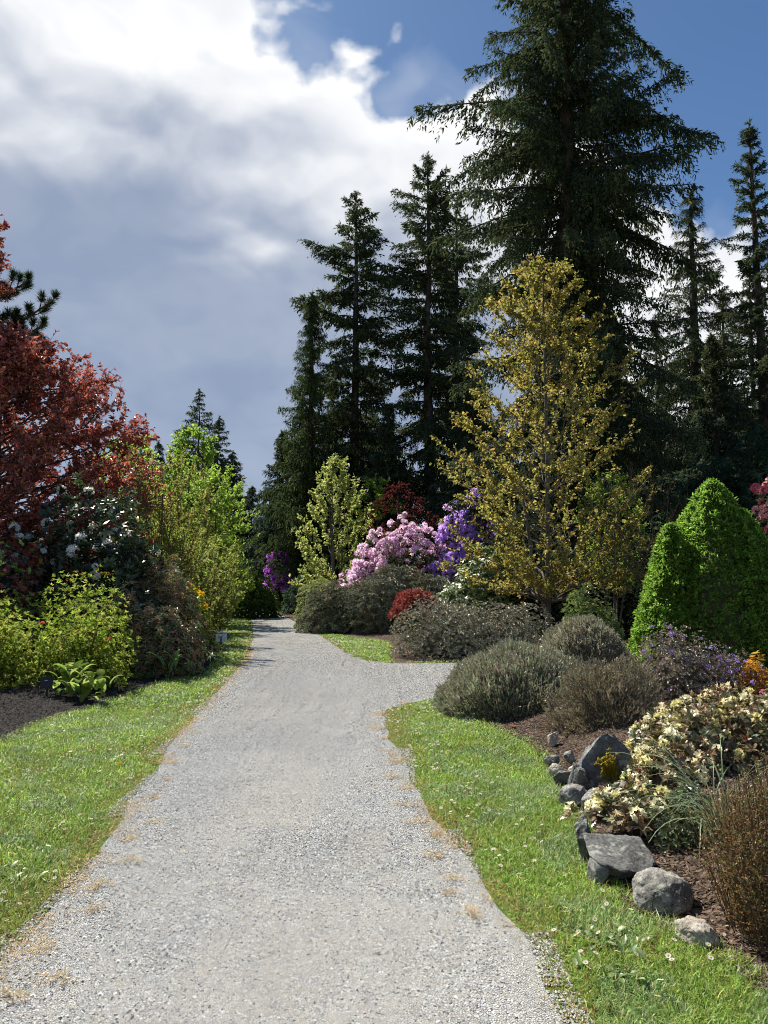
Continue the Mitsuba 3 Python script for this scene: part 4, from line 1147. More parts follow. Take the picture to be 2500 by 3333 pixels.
key, P, A, rg = rhodo('rhododendron', 'tall rhododendron cascading with violet flowers right of the pale pink one', 'shrub', [((2.85, 28.6, 2.2), (1.0, 0.9, 2.5)), ((2.5, 28.3, 1.1), (0.6, 0.6, 1.7)), ((3.35, 28.6, 3.1), (0.75, 0.8, 1.9)), ((3.1, 28.1, 0.9), (0.5, 0.5, 1.3))], 92,
                      0.11, 0.042, RHO, 1300, m=6, stems=16, base=(3.1, 28.6, 0.1), zmin=-0.5, lump=0.3, freq=3.0)
VI = truss_set((0.62, 0.42, 0.92), 8, 6, 92, jitter=0.14)
ix = facing(P, A, rg, 290, want=lambda P, A: (A[:, 1] < 0.55) & (P[:, 2] > 0.9), r=0.11)
trusses(key, rg, VI, P[ix] + A[ix] * 0.09, A[ix], 0.33)
GL = [(0.19, 0.20, 0.135), (0.25, 0.245, 0.17), (0.13, 0.15, 0.085)]
key, P, A, rg = rhodo('rhododendron', 'low dark rhododendron with silvery shining leaves beside the bend of the path', 'shrub', [((-1.55, 26.2, 0.1), (1.3, 1.0, 1.55)), ((-0.2, 25.4, 0.1), (1.35, 1.0, 1.75))], 93, 0.12, 0.038, GL, 1900, m=8, bsdf='leaf_waxy', seg=1, droop=0.4, open_=(0.7, 1.6),
                      stems=14, core=0.7, zmin=-0.05, lump=0.22)
rhodo('rhododendron', 'dark shining-leaved rhododendron below the pale pink flowers', 'shrub', [((0.45, 27.0, 0.5), (1.3, 0.9, 1.85)), ((1.7, 26.0, 0.4), (0.9, 0.8, 1.6))], 94, 0.12, 0.038, GL, 1500, m=8, bsdf='leaf_waxy', droop=0.4, open_=(0.7, 1.6), stems=12, core=0.7)
rhodo('willow_shrub', 'pale green fine-leaved mound at the bend of the path, left of the shining rhododendron', 'shrub', [((-2.3, 28.2, 0.1), (0.95, 0.9, 1.75))], 95, 0.10, 0.02, [(0.22, 0.26, 0.10), (0.28, 0.31, 0.13), (0.17, 0.21, 0.08)], 1500, m=6, bsdf='leaf_soft', droop=0.5, open_=(0.7, 1.7), stems=12, core=0.7)


def laceleaf():
    rg = RG(96)
    key = thing('laceleaf_maple', 'small weeping maple with feathery crimson leaves among the rhododendrons', 'tree')
    c = np.array([0.95, 22.6, 0.75])
    P, N, d = dome_pts(rg, c, (0.72, 0.6, 0.72), 1500, 0.25, 2.6, 0.3, -0.1, 96)
    A = nrm(N * [1, 1, 0.2] - UP * 0.5 + 0.3 * rvec(rg, len(P)))
    st = np.array([[c[0], c[1], 0.1], [c[0] + 0.06, c[1], 0.5], [c[0] - 0.02, c[1], 0.95], [c[0] + 0.1, c[1], 1.3]])
    part(key, 'trunk', tubes(st[None], np.array([[0.05, 0.045, 0.035, 0.02]]), 8), 'bark_brown', smooth=True)
    part(key, 'branchwork', stems_to(rg, (c[0], c[1], 0.8), P, 40, 0.012), 'bark_brown', kind='stuff')
    part(key, 'crown', whorls(rg, P, A, 7, 0.085, 0.016, [(0.30, 0.075, 0.07), (0.23, 0.06, 0.058), (0.35, 0.11, 0.09)], (0.3, 1.2), var=0.18), 'leaf_soft', kind='stuff')


laceleaf()
GS = [(0.21, 0.21, 0.14), (0.27, 0.255, 0.175), (0.15, 0.16, 0.10), (0.30, 0.27, 0.19)]
rhodo('grey_leaved_shrub', 'wide low shrub of small grey-green glinting leaves at the corner of the side path', 'shrub', [((1.35, 17.3, 0.12), (1.2, 0.95, 1.25)), ((2.75, 17.5, 0.1), (1.15, 0.9, 1.15))], 97, 0.048, 0.021, GS, 5600, m=5, bsdf='leaf_waxy',
      lump=0.2, depth=0.55, open_=(0.4, 1.4), stems=90, stem_mat='bark_grey', base=(1.9, 17.4, 0.08), core=0.45, zmin=-0.05)
rhodo('large_leaved_shrub', 'light green large-leaved shrub with hanging leaves left of the forked trunk', 'shrub', [((3.15, 23.2, 0.8), (1.25, 0.9, 2.0)), ((2.2, 22.6, 0.4), (0.9, 0.8, 1.15))], 98, 0.17, 0.055, [(0.13, 0.19, 0.06), (0.17, 0.23, 0.08), (0.09, 0.14, 0.045)], 1000, m=7, seg=2, bsdf='leaf_gloss', droop=0.4, open_=(0.8, 1.8), stems=12)
for lob, sd, lab, n in (([((5.6, 22.6, 0.3), (1.3, 1.0, 2.3))], 99, 'very dark evergreen shrub right of the forked trunk', 1100), ([((7.6, 21.5, 0.3), (1.5, 1.1, 2.6))], 100, 'very dark evergreen shrub behind the clipped conifer', 1100),
                        ([((4.0, 23.0, 0.2), (1.1, 0.8, 1.9))], 101, 'very dark evergreen shrub directly behind the forked trunk', 900),
                        ([((4.9, 25.5, 0.5), (1.8, 1.2, 3.6))], 102, 'dark evergreen shrub right of the violet rhododendron, behind the slender tree', 1200),
                        ([((8.4, 25.5, 0.5), (2.2, 1.4, 3.6))], 103, 'tall dark evergreen shrub beyond the twiggy shrub', 1300)):
    rhodo('evergreen_shrub', lab, 'shrub', lob, sd, 0.14, 0.045, [(0.026, 0.044, 0.022), (0.035, 0.055, 0.025), (0.022, 0.036, 0.02)], n, m=7, seg=1, droop=0.3, stems=12)
rhodo('evergreen_shrub', 'tree-sized blue-green evergreen with hanging leaves above the red flowers at the right', 'shrub', [((12.2, 23.5, 3.0), (3.2, 1.8, 3.6)), ((9.9, 23.8, 2.4), (1.8, 1.3, 2.6))], 104, 0.22, 0.06, [(0.05, 0.085, 0.05), (0.065, 0.10, 0.06), (0.04, 0.07, 0.042)], 1900, m=8, seg=2, droop=0.5, open_=(0.9, 2.0),
      stems=16, base=(11.5, 23.6, 0.1), zmin=-0.6, bsdf='leaf_soft')
key, P, A, rg = rhodo('rhododendron', 'rhododendron with crimson and pink flowers at the right edge behind the clipped conifer', 'shrub', [((9.0, 16.6, 1.4), (1.45, 1.1, 2.7))], 105, 0.10, 0.036, [(0.08, 0.085, 0.04), (0.13, 0.12, 0.06), (0.05, 0.065, 0.03)], 1300, m=7, stems=14, base=(9, 16.6, 0.1), zmin=-0.4)
RD = truss_set((0.82, 0.20, 0.27), 8, 3, 105, jitter=0.15) + truss_set((0.90, 0.46, 0.48), 8, 3, 106, jitter=0.1)
ix = facing(P, A, rg, 190, want=lambda P, A: (A[:, 1] < 0.5) & (P[:, 0] < 9.3), r=0.11)
trusses(key, rg, RD, P[ix] + A[ix] * 0.06, A[ix], 0.20)
rhodo('green_shrub', 'small bright green shrub beside the forked trunk, above the round heather', 'shrub', [((4.35, 16.6, 0.35), (0.72, 0.6, 1.12))], 107, 0.07, 0.026, [(0.16, 0.22, 0.055), (0.21, 0.27, 0.075), (0.11, 0.16, 0.045)], 1000, m=7, stems=14, base=(4.35, 16.6, 0.1), lump=0.25, bsdf='leaf_gloss')


# ------------------------------------------------------------------ the right bed
def clipped_conifer():
    rg = RG(110)
    key = thing('dwarf_conifer', 'dense bright green cone-shaped dwarf conifer with two rounded tops', 'conifer')
    lobes = [((5.72, 13.35), 1.42, 3.25, 1.5), ((4.88, 13.1), 0.74, 2.46, 0.75), ((4.72, 12.9), 0.60, 1.65, 0.5), ((6.15, 13.25), 1.25, 2.72, 0.9)]
    PP, NN, cores = [], [], []
    for i, ((cx, cy), r, H, w) in enumerate(lobes):
        n = int(11000 * w)

        def radius(t, a):
            prof = r * (0.80 * (1 - t) + 0.20 * np.sqrt(np.clip(1 - t ** 3, 0, 1))) * (0.84 + 0.16 * np.clip(t * 6, 0, 1))
            q = np.stack([np.cos(a) * 2.4, np.sin(a) * 2.4, t * 2.2 + i * 9], -1)
            q2 = np.stack([np.cos(a) * 6, np.sin(a) * 6, t * 9 + i * 5], -1)
            return prof * (0.78 + 0.46 * meshkit.fbm(q, 3, 4 + i)) + 0.24 * (meshkit.fbm(q2, 4, 14 + i) - 0.5)

        t = rg.random(n) ** 1.25
        a = rg.uniform(0, 2 * np.pi, n)
        R = radius(t, a)
        e = 0.01
        Rt = (radius(np.clip(t + e, 0, 1), a) - R) / (e * H)
        Ra = (radius(t, a + e) - R) / (e * np.maximum(R, 0.05))
        c, s_ = np.cos(a), np.sin(a)
        N = nrm(np.c_[c + Ra * s_, s_ - Ra * c, -Rt])
        q3 = np.stack([np.cos(a) * R * 11, np.sin(a) * R * 11, t * H * 11], -1)
        dep = 1 - 0.08 * rg.random(n) ** 2 + 0.16 * np.clip(meshkit.fbm(q3, 2, 24 + i) - 0.5, -0.3, 0.3) / np.maximum(R, 0.4)
        PP.append(np.c_[cx + R * dep * c, cy + R * dep * s_, 0.15 + t * H])
        NN.append(N)
        tt, aa = np.meshgrid(np.linspace(0, 1, 40), np.arange(48) * 2 * np.pi / 48, indexing='ij')
        Rc = np.maximum(radius(tt, aa) * 0.86 - 0.04, 0.005)
        v = np.stack([cx + Rc * np.cos(aa), cy + Rc * np.sin(aa), 0.15 + tt * (H - 0.05)], -1).reshape(-1, 3)
        f = [[x * 48 + y, x * 48 + (y + 1) % 48, (x + 1) * 48 + (y + 1) % 48] for x in range(39) for y in range(48)] + [[x * 48 + y, (x + 1) * 48 + (y + 1) % 48, (x + 1) * 48 + y] for x in range(39) for y in range(48)]
        cores.append((v, np.array(f), None))
    P, N = np.vstack(PP), np.vstack(NN)
    A = nrm(N + 0.35 * UP + 0.3 * rvec(rg, len(P)))
    st = np.array([[5.4, 13.25, 0.05], [5.4, 13.25, 1.2], [5.45, 13.3, 2.6]])
    part(key, 'trunk', tubes(st[None], np.array([[0.10, 0.08, 0.03]]), 8), 'bark_brown', smooth=True)
    part(key, 'inner_twig', join(*cores), 'twig_mass', kind='stuff', smooth=True)
    part(key, 'foliage', whorls(rg, P, A, 3, 0.066, 0.026, [(0.21, 0.35, 0.06), (0.27, 0.42, 0.075), (0.16, 0.29, 0.05)], (0.15, 1.0), var=0.27, wide=0.55), 'leaf_soft', kind='stuff')


clipped_conifer()


def heather(name, label, c, r, seed, n, L, W, cols, lump, core=0.86, up=0.7, rough='leaf_gloss', zmin=-0.02, loose=0.25, bare=0, freq=2.0, depth=0.22):
    rg = RG(seed)
    key = thing(name, label, 'heather')
    P, N, d = dome_pts(rg, c, r, n, lump, freq, depth, zmin, seed)
    A = nrm(N + up * UP + loose * rvec(rg, len(P)))
    sz = np.exp(rg.normal(0, 0.3, len(P)))
    C = pick(rg, len(P), cols, 0.22)
    part(key, 'stem', stems_to(rg, (c[0], c[1], c[2] - 0.02), P, 50, 0.008), 'bark_brown')
    if core:
        part(key, 'inner_twig', lumpy_core(c, r, lump, freq, seed, core), 'twig_mass', smooth=True)
    g = leaves(P - A * (L * 0.5 * sz)[:, None], A, rvec(rg, len(P)), L * sz, W * sz, C, 0.3, 0.55)
    # side needles
    k = 2
    j = np.repeat(np.arange(len(P)), k)
    s = rg.uniform(-0.4, 0.5, len(j))
    g2 = leaves(P[j] + A[j] * (L * s * sz[j])[:, None], nrm(A[j] + 0.9 * rvec(rg, len(j))), rvec(rg, len(j)), L * 0.42, W * 0.75, C[j] * np.exp(rg.normal(0, 0.15, (len(j), 1))), 0.2)
    part(key, 'foliage', join(g, g2), rough, kind='stuff')
    if bare:
        q = rg.choice(len(P), bare, replace=False)
        tw = np.stack([P[q] - A[q] * 0.14, P[q] - A[q] * 0.04 + 0.02 * rvec(rg, bare), P[q] + A[q] * 0.05 + 0.03 * rvec(rg, bare)], 1)
        part(key, 'bare_twig', tubes(tw, np.array([[0.004, 0.003, 0.002]]) * np.ones((bare, 1)), 3, pick(rg, bare, [(0.20, 0.17, 0.12)], 0.2)), 'solid_color', kind='stuff')
    return key


HG = [(0.23, 0.25, 0.16), (0.29, 0.305, 0.21), (0.18, 0.20, 0.125), (0.25, 0.225, 0.17)]
heather('heather', 'largest smooth grey-green heather mound spilling over the corner of the side path', (1.72, 10.05, 0.0), (1.04, 1.1, 0.80), 111, 12000, 0.095, 0.017, HG, 0.10, 0.87)
heather('heather', 'smaller round grey-green heather mound behind the largest one, below the forked trunk', (3.22, 12.6, 0.1), (0.80, 0.8, 0.93), 112, 7500, 0.09, 0.018, [(0.27, 0.27, 0.19), (0.32, 0.31, 0.22), (0.21, 0.21, 0.145)], 0.10, 0.9)
heather('heather', 'scraggy dark brown heather with bare twigs behind the large angular rock', (2.36, 8.3, 0.08), (0.60, 0.62, 0.72), 113, 7500, 0.06, 0.011, [(0.17, 0.145, 0.10), (0.21, 0.18, 0.125), (0.13, 0.13, 0.08), (0.22, 0.195, 0.12)], 0.3, 0.66, bare=420, loose=0.5, freq=2.8, depth=0.4)

key, P, A, rg = rhodo('dwarf_rhododendron', 'low twiggy dwarf rhododendron with scattered violet flowers in front of the dwarf conifer', 'shrub', [((3.70, 9.75, 0.15), (0.68, 0.6, 0.86)), ((4.25, 9.6, 0.12), (0.46, 0.5, 0.66))], 114, 0.03, 0.013,
                      [(0.20, 0.16, 0.12), (0.25, 0.19, 0.15), (0.16, 0.165, 0.10)], 4200, m=5, bsdf='leaf_waxy', lump=0.26, depth=0.5, stems=60, core=0.6, open_=(0.4, 1.4), zmin=-0.05, freq=3)
V2 = truss_set((0.36, 0.24, 0.66), 5, 4, 114)
ix = facing(P, A, rg, 150, want=lambda P, A: (A[:, 1] < 0.6) & ((P[:, 0] > 3.85) | (RG(4).random(len(P)) < 0.3)), r=0.05)
trusses(key, rg, V2, P[ix] + A[ix] * 0.02, A[ix], 0.062)

YL = [(0.14, 0.145, 0.06), (0.18, 0.14, 0.065), (0.10, 0.13, 0.05), (0.17, 0.12, 0.06)]
key, P, A, rg = rhodo('rhododendron', 'rhododendron with clusters of creamy yellow flowers spilling over the rocks at the right', 'shrub', [((2.95, 6.55, 0.12), (0.78, 0.7, 0.62)), ((3.7, 6.7, 0.15), (0.6, 0.6, 0.66)), ((2.4, 6.15, 0.12), (0.45, 0.42, 0.5)), ((2.06, 5.72, 0.12), (0.31, 0.32, 0.34)), ((1.50, 4.92, 0.16), (0.30, 0.27, 0.17))], 115, 0.052, 0.019,
                      YL, 3000, m=7, bsdf='leaf_waxy', seg=2, lump=0.22, depth=0.5, stems=40, core=0.6, base=(2.9, 6.5, 0.1), zmin=-0.08, open_=(0.4, 1.4), tip=([(0.23, 0.085, 0.045), (0.28, 0.13, 0.06)], 0.8, 0.4))
YS = truss_set((0.92, 0.85, 0.42), 7, 6, 115, jitter=0.05, var=0.08) + truss_set((0.93, 0.88, 0.62), 6, 4, 116, jitter=0.04, var=0.08) + truss_set((0.90, 0.78, 0.50), 4, 3, 117, jitter=0.04)
ix = facing(P, A, rg, 298, want=lambda P, A: (A[:, 1] < 0.7) & (A[:, 2] > 0.05) & ((P[:, 2] > 0.28) | (P[:, 0] < 2.3)) & (((P[:, 0] - 0.55 * P[:, 1]) < -0.55) | (P[:, 2] > 0.55) | (P[:, 1] < 5.4)), r=0.04)
trusses(key, rg, YS, P[ix] + A[ix] * 0.03, A[ix], 0.088)

rhodo('small_bush', 'small dark bush with pale glinting leaves under the arching grass', 'shrub', [((1.78, 4.62, 0.14), (0.24, 0.22, 0.27))], 117, 0.026, 0.012, [(0.10, 0.13, 0.05), (0.14, 0.17, 0.07), (0.08, 0.10, 0.04)], 700, m=6, bsdf='leaf_waxy', stems=20, core=0.5)
rhodo('orange_shrub', 'small shrub with bright orange young leaves at the right, behind the violet dwarf rhododendron', 'shrub', [((4.42, 9.3, 0.3), (0.20, 0.2, 0.42))], 118, 0.06, 0.02, [(0.62, 0.33, 0.05), (0.55, 0.38, 0.08), (0.45, 0.22, 0.05)], 160, m=6, bsdf='leaf_soft', stems=14, base=(4.42, 9.3, 0.15))
key, P, A, rg = rhodo('azalea', 'pink-flowered azalea cut off by the right edge', 'shrub', [((4.62, 8.9, 0.3), (0.26, 0.25, 0.42))], 119, 0.04, 0.018, AZ, 220, m=5, bsdf='leaf_soft', stems=10, base=(4.62, 8.9, 0.15))
ix = facing(P, A, rg, 16, want=lambda P, A: (A[:, 1] < 0.4), r=0.06)
trusses(key, rg, truss_set((0.75, 0.22, 0.48), 6, 2, 119), P[ix] + A[ix] * 0.02, A[ix], 0.08)


def near_heather():
    rg = RG(120)
    key = thing('heather', 'upright rusty-brown heather bush in the near right corner', 'heather')
    c = np.array([1.95, 3.56])
    n = 1200
    a = rg.uniform(0, 6.28, n)
    rr = np.sqrt(rg.random(n))
    od = np.c_[np.cos(a), np.sin(a), np.zeros(n)]
    b = np.c_[c[0] + 0.40 * rr * np.cos(a), c[1] + 0.36 * rr * np.sin(a), np.full(n, 0.06)]
    H = 0.80 * np.sqrt(1 - 0.72 * rr ** 3) * (0.7 + 0.5 * meshkit.fbm(b * 6, 3, 7)) * rg.uniform(0.72, 1.05, n)
    e = b + od * (0.10 * rr ** 2)[:, None] + UP * H[:, None] + 0.055 * rg.normal(size=(n, 3)) * [1, 1, 0.3]
    pts = bez(b, b + od * (0.06 * rr ** 2)[:, None] + UP * (H * 0.5)[:, None] + 0.02 * rg.normal(size=(n, 3)), e, 6)
    part(key, 'stem', tubes(pts, np.linspace(0.003, 0.0012, 6)[None] * np.ones((n, 1)), 3, pick(rg, n, [(0.13, 0.085, 0.055)], 0.2)), 'solid_color', kind='stuff')
    k = 10
    i = np.repeat(np.arange(n), k)
    p, t = at_param(pts, i, rg.uniform(0.04, 1, n * k) ** 0.95)
    D = nrm(t * 0.6 + 0.85 * rvec(rg, n * k) + UP * 0.3)
    ln = rg.uniform(0.03, 0.09, n * k)
    q = np.repeat(np.arange(n * k), 7)
    s = rg.uniform(0, 1, len(q))
    lp = p[q] + D[q] * (ln[q] * s)[:, None]
    C = pick(rg, n * k, [(0.23, 0.145, 0.065), (0.28, 0.18, 0.08), (0.20, 0.185, 0.065), (0.29, 0.155, 0.08), (0.17, 0.165, 0.06)], 0.22)[q]
    part(key, 'foliage', leaves(lp, nrm(D[q] + 0.6 * rvec(rg, len(q))), rvec(rg, len(q)), 0.012 * np.exp(rg.normal(0, 0.2, len(q))), 0.0054, C, 0.2), 'leaf_gloss', kind='stuff')


near_heather()


def arching_grass():
    rg = RG(121)
    key = thing('ornamental_grass', 'tuft of long thin arching blue-green grass blades beside the rounded boulder', 'grass')
    for i in range(64):
        az = rg.uniform(0, 6.28) if i % 3 else rg.uniform(1.9, 4.2)
        L = rg.uniform(0.35, 0.85)
        k = 10
        s = np.linspace(0, 1, k)
        e = rg.uniform(0.9, 1.45) - rg.uniform(0.9, 2.2) * s ** 1.4
        ds = L / (k - 1)
        d = np.array([math.cos(az), math.sin(az), 0])
        sd = np.array([-math.sin(az), math.cos(az), 0])
        mid = np.array([1.86 + rg.normal(0, 0.03), 4.36 + rg.normal(0, 0.03), 0.15]) + d * np.r_[0, np.cumsum(np.cos(e[:-1]) * ds)][:, None] + UP * np.r_[0, np.cumsum(np.sin(e[:-1]) * ds)][:, None]
        w = 0.0058 * (1 - 0.85 * s ** 2)
        v = np.vstack([mid + sd * w[:, None], mid - UP * 0.002, mid - sd * w[:, None]])
        f = []
        for j in range(k - 1):
            for a_, b_ in ((0, k), (k, 2 * k)):
                f += [[a_ + j, b_ + j, b_ + j + 1], [a_ + j, b_ + j + 1, a_ + j + 1]]
        part(key, 'blade', (v, np.array(f), np.tile(pick(rg, 1, [(0.20, 0.27, 0.15), (0.16, 0.24, 0.11), (0.25, 0.29, 0.18)], 0.15), (len(v), 1))), 'leaf_gloss', smooth=True)


arching_grass()


# ------------------------------------------------------------------ rocks
def rock(label, c, r, seed, mat='rock_grey', npts=16, rot=0.0, hull=None, round_=0.0, rough=0.09, cat='rock', name='rock', hulls=None):
    rg = RG(seed)
    if hull is None:
        d = rvec(rg, npts)
        if round_:
            d = nrm(np.vstack([d, rvec(rg, 60)]))
        pts = d * np.exp(rg.normal(0, 0.10 * (1 - round_), (len(d), 1)))
    else:
        pts = np.array(hull, float)
        m0 = float(np.ptp(pts, axis=0).max()) or 1.0
        pts = pts / m0
        r = np.array(r) * m0
    if hulls is not None:
        import manifold3d
        solid = sum((manifold3d.Manifold.hull_points(np.array(h, float)) for h in hulls[1:]), manifold3d.Manifold.hull_points(np.array(hulls[0], float)))
        mm = solid.refine_to_length(0.03).to_mesh()
        m = trimesh.Trimesh(np.array(mm.vert_properties[:, :3]), np.array(mm.tri_verts))
    else:
        m = trimesh.convex.convex_hull(pts).subdivide_to_size(0.11, max_iter=14)
    m.merge_vertices()
    if round_:
        trimesh.smoothing.filter_laplacian(m, lamb=0.5, iterations=int(24 * round_))
    v, n = np.array(m.vertices), np.array(m.vertex_normals)
    ext = float(np.ptp(v, axis=0).max())
    q = v / ext * 2
    v = v + n * (ext * rough * (1.6 * (meshkit.fbm(q * 1.7 + seed, 5, seed) - 0.5) + 1.0 * np.abs(meshkit.fbm(q * 3.5 + seed, 3, seed + 1) - 0.5) + 0.35 * (meshkit.fbm(q * 14 + seed, 2, seed + 2) - 0.5)))[:, None]
    v = v * np.array(r)
    ca, sa = math.cos(rot), math.sin(rot)
    v = np.c_[v[:, 0] * ca - v[:, 1] * sa, v[:, 0] * sa + v[:, 1] * ca, v[:, 2]] + np.array(c)
    key = thing(name, label, cat)
    scene[key] = mikit.ply((v, np.array(m.faces)), mat, True)
    return key


rock('large grey angular rock with a patch of yellow lichen, below the scraggy brown heather', (1.74, 6.15, 0.19), (1, 1, 1), 131, 'rock_dark', rough=0.07,
     hull=[(-0.24, -0.12, -0.2), (0.2, -0.14, -0.22), (0.22, 0.16, -0.2), (-0.2, 0.18, -0.2), (-0.21, -0.06, 0.06), (-0.05, -0.02, 0.235), (0.06, 0.02, 0.24), (0.19, -0.02, 0.08), (0.16, 0.14, 0.10), (-0.12, 0.14, 0.12), (-0.23, 0.0, 0.02)])
lk = thing('lichen', 'yellow-green tuft of lichen and moss on the face of the large angular rock', 'lichen')
rg = RG(132)
qa = np.c_[rg.normal(1.715, 0.036, 130), np.full(130, 0), rg.normal(0.21, 0.05, 130)]
qa[:, 1] = 6.03 - 0.02 + 0.18 * (qa[:, 2] - 0.15)
part(lk, 'frond', whorls(rg, qa, nrm(np.array([[0, -1, 0.3]]) + 0.3 * rvec(rg, 130)), 5, 0.022, 0.010, [(0.34, 0.30, 0.04), (0.26, 0.25, 0.04), (0.38, 0.26, 0.04)], (0.4, 1.4)), 'leaf_soft', kind='stuff')
rock('pale flat-topped slab rock in front of the large angular rock', (1.50, 5.46, 0.09), (1, 1, 1), 133, 'rock_grey', rough=0.06,
     hull=[(-0.15, -0.08, -0.1), (0.16, -0.09, -0.1), (0.18, 0.12, -0.1), (-0.1, 0.13, -0.1), (-0.15, -0.06, 0.045), (0.15, -0.08, 0.10), (0.2, 0.1, 0.13), (-0.06, 0.12, 0.075), (-0.12, 0.03, 0.05)])
rock('rounded grey rock half in shade at the lawn edge, left of the slab', (1.385, 5.80, 0.045), (0.115, 0.10, 0.10), 134, 'rock_grey', 18, 0.5, round_=0.5)
rock('upright dark rock between the rounded rock and the large angular rock', (1.47, 6.02, 0.12), (0.085, 0.09, 0.14), 135, 'rock_dark', 14, 0.2)
rock('small dark rock with a pale top at the lawn edge', (1.425, 6.30, 0.065), (0.09, 0.08, 0.085), 136, 'rock_dark', 14, 1.2)
rock('small pale round stone in the group left of the large angular rock', (1.44, 6.62, 0.055), (0.065, 0.06, 0.055), 137, 'rock_pale', 16, 0.2, round_=0.6)
rock('second small pale stone, close against the large angular rock', (1.58, 6.56, 0.06), (0.06, 0.05, 0.05), 138, 'rock_pale', 16, 2.0, round_=0.5)
rock('small brown stone at the back of the stone group', (1.475, 6.92, 0.07), (0.075, 0.06, 0.05), 139, 'rock_dark', 14, 0.7)
rock('grey stone at the back of the group, in the shade of the brown heather', (1.63, 6.95, 0.09), (0.06, 0.06, 0.055), 140, 'rock_grey', 14, 1.7)
rock('small mottled stone wedged beside the large angular rock', (1.70, 6.72, 0.11), (0.055, 0.05, 0.055), 141, 'rock_grey', 14, 1.0)
rock('pale pinkish stone at the edge of the bed beside the brown heather', (1.66, 7.75, 0.09), (0.085, 0.07, 0.07), 142, 'rock_pale', 14, 1.0)
rock('flat grey stone showing between the largest heather mound and the brown heather', (2.02, 8.75, 0.20), (0.16, 0.12, 0.10), 143, 'rock_grey', 14, 0.4)
rock('dark rock with a bright ledge and a black overhanging front, under the yellow flowers', (1.27, 4.36, 0.075), (0.74, 0.85, 0.80), 144, 'rock_dark', rough=0.05,
     hull=[(0, 0, 0)] * 4, hulls=[[(-0.20, 0.0, 0.07), (-0.19, 0.22, 0.15), (0.26, 0.22, 0.12), (0.28, -0.02, 0.035), (0.18, -0.17, 0.005), (-0.02, -0.19, 0.035), (-0.15, -0.10, 0.05), (0.0, -0.02, -0.01), (0.26, 0.1, -0.03), (-0.1, 0.1, -0.03)],
                                  [(-0.20, -0.12, -0.15), (-0.24, 0.02, -0.15), (-0.10, -0.02, -0.15), (-0.12, 0.1, -0.15), (-0.19, 0.0, 0.06), (-0.10, -0.13, 0.03), (-0.17, -0.09, 0.03), (-0.1, 0.06, 0.06)],
                                  [(-0.14, 0.02, -0.15), (0.24, -0.02, -0.15), (0.26, 0.22, -0.15), (-0.16, 0.22, -0.15), (-0.12, -0.02, 0.04), (0.24, -0.04, 0.02), (0.24, 0.2, 0.05), (-0.12, 0.2, 0.05)]])
rock('black upright rock behind the left end of the overhanging rock', (1.20, 4.70, 0.12), (0.08, 0.09, 0.14), 145, 'rock_dark', 14, 0.4)
rock('smooth rounded grey boulder crossed by shadows of grass blades', (1.375, 3.99, 0.05), (0.13, 0.145, 0.13), 146, 'rock_grey', 22, 0.9, round_=0.35, rough=0.06)
rock('tan stone half covered by the rusty heather in the near corner', (1.41, 3.64, 0.032), (0.07, 0.10, 0.065), 147, 'rock_pale', 16, 0.6, round_=0.3)
rock('dark grey rock at the right edge beside the orange shrub', (4.62, 9.6, 0.35), (0.14, 0.12, 0.3), 148, 'rock_dark', 14, 0.6)

# ------------------------------------------------------------------ small things on the ground
def daisy_mesh(seed):
    rg = RG(seed)
    V, F, C = [], [], []
    n = 11
    tilt = nrm(np.array([rg.normal(0, 0.3), rg.normal(0, 0.3) - 0.15, 1.0]))
    u = nrm(np.cross(tilt, [1, 0.2, 0]))
    w = np.cross(tilt, u)
    z = np.array([0, 0, 0.050 + rg.uniform(0, 0.014)])
    off = 0
    for k in range(n):
        a = k * 2 * math.pi / n
        d = u * math.cos(a) + w * math.sin(a)
        s = np.cross(tilt, d)
        l = 0.0115 * rg.uniform(0.9, 1.1)
        V += [z, z + d * l * 0.65 + s * 0.0026 + tilt * 0.001, z + d * l + tilt * 0.002, z + d * l * 0.65 - s * 0.0026 + tilt * 0.001]
        F += [[off, off + 1, off + 2], [off, off + 2, off + 3]]
        C += [(0.82, 0.81, 0.78)] * 4
        off += 4
    ring = [z + tilt * 0.0015 + (u * math.cos(a) + w * math.sin(a)) * 0.0038 for a in np.arange(7) * 2 * math.pi / 7]
    V += ring + [z + tilt * 0.004]
    C += [(0.75, 0.50, 0.03)] * 8
    F += [[off + k, off + (k + 1) % 7, off + 7] for k in range(7)]
    off += 8
    st = tubes(np.array([[[0, 0, 0], [0.002, 0, 0.02], z - tilt * 0.0005]]), np.array([[0.0009, 0.0009, 0.0009]]), 3, np.array([[0.16, 0.26, 0.05]]))
    g = (np.array(V), np.array(F), np.array(C, float))
    return join(g, st)


rg = RG(150)
DZ = [as_shape(g, 'petal') for g in (daisy_mesh(200 + i) for i in range(6))]


def daisies():
    n = 30000
    p = np.c_[rg.uniform(-8, 2.6, n), 2.9 + 27 * rg.random(n) ** 1.0]
    p = p[shapely.contains_xy(lawn_area.buffer(-0.05), p[:, 0], p[:, 1]) & (np.abs(p[:, 0]) < 0.5 * p[:, 1])]
    d = meshkit.fbm(np.c_[p * 0.8, np.zeros(len(p))], 3, 33) + 0.35 * np.exp(-shapely.distance(path_edge, shapely.points(p)) / 0.5)
    cl = meshkit.fbm(np.c_[p * 2.5, np.zeros(len(p))], 2, 35)
    prob = np.clip((d - 0.42) * 2.2, 0.02, 1) * np.clip((cl - 0.30) * 3, 0.05, 1)
    p = p[rg.random(len(p)) < prob * 0.85]
    return p


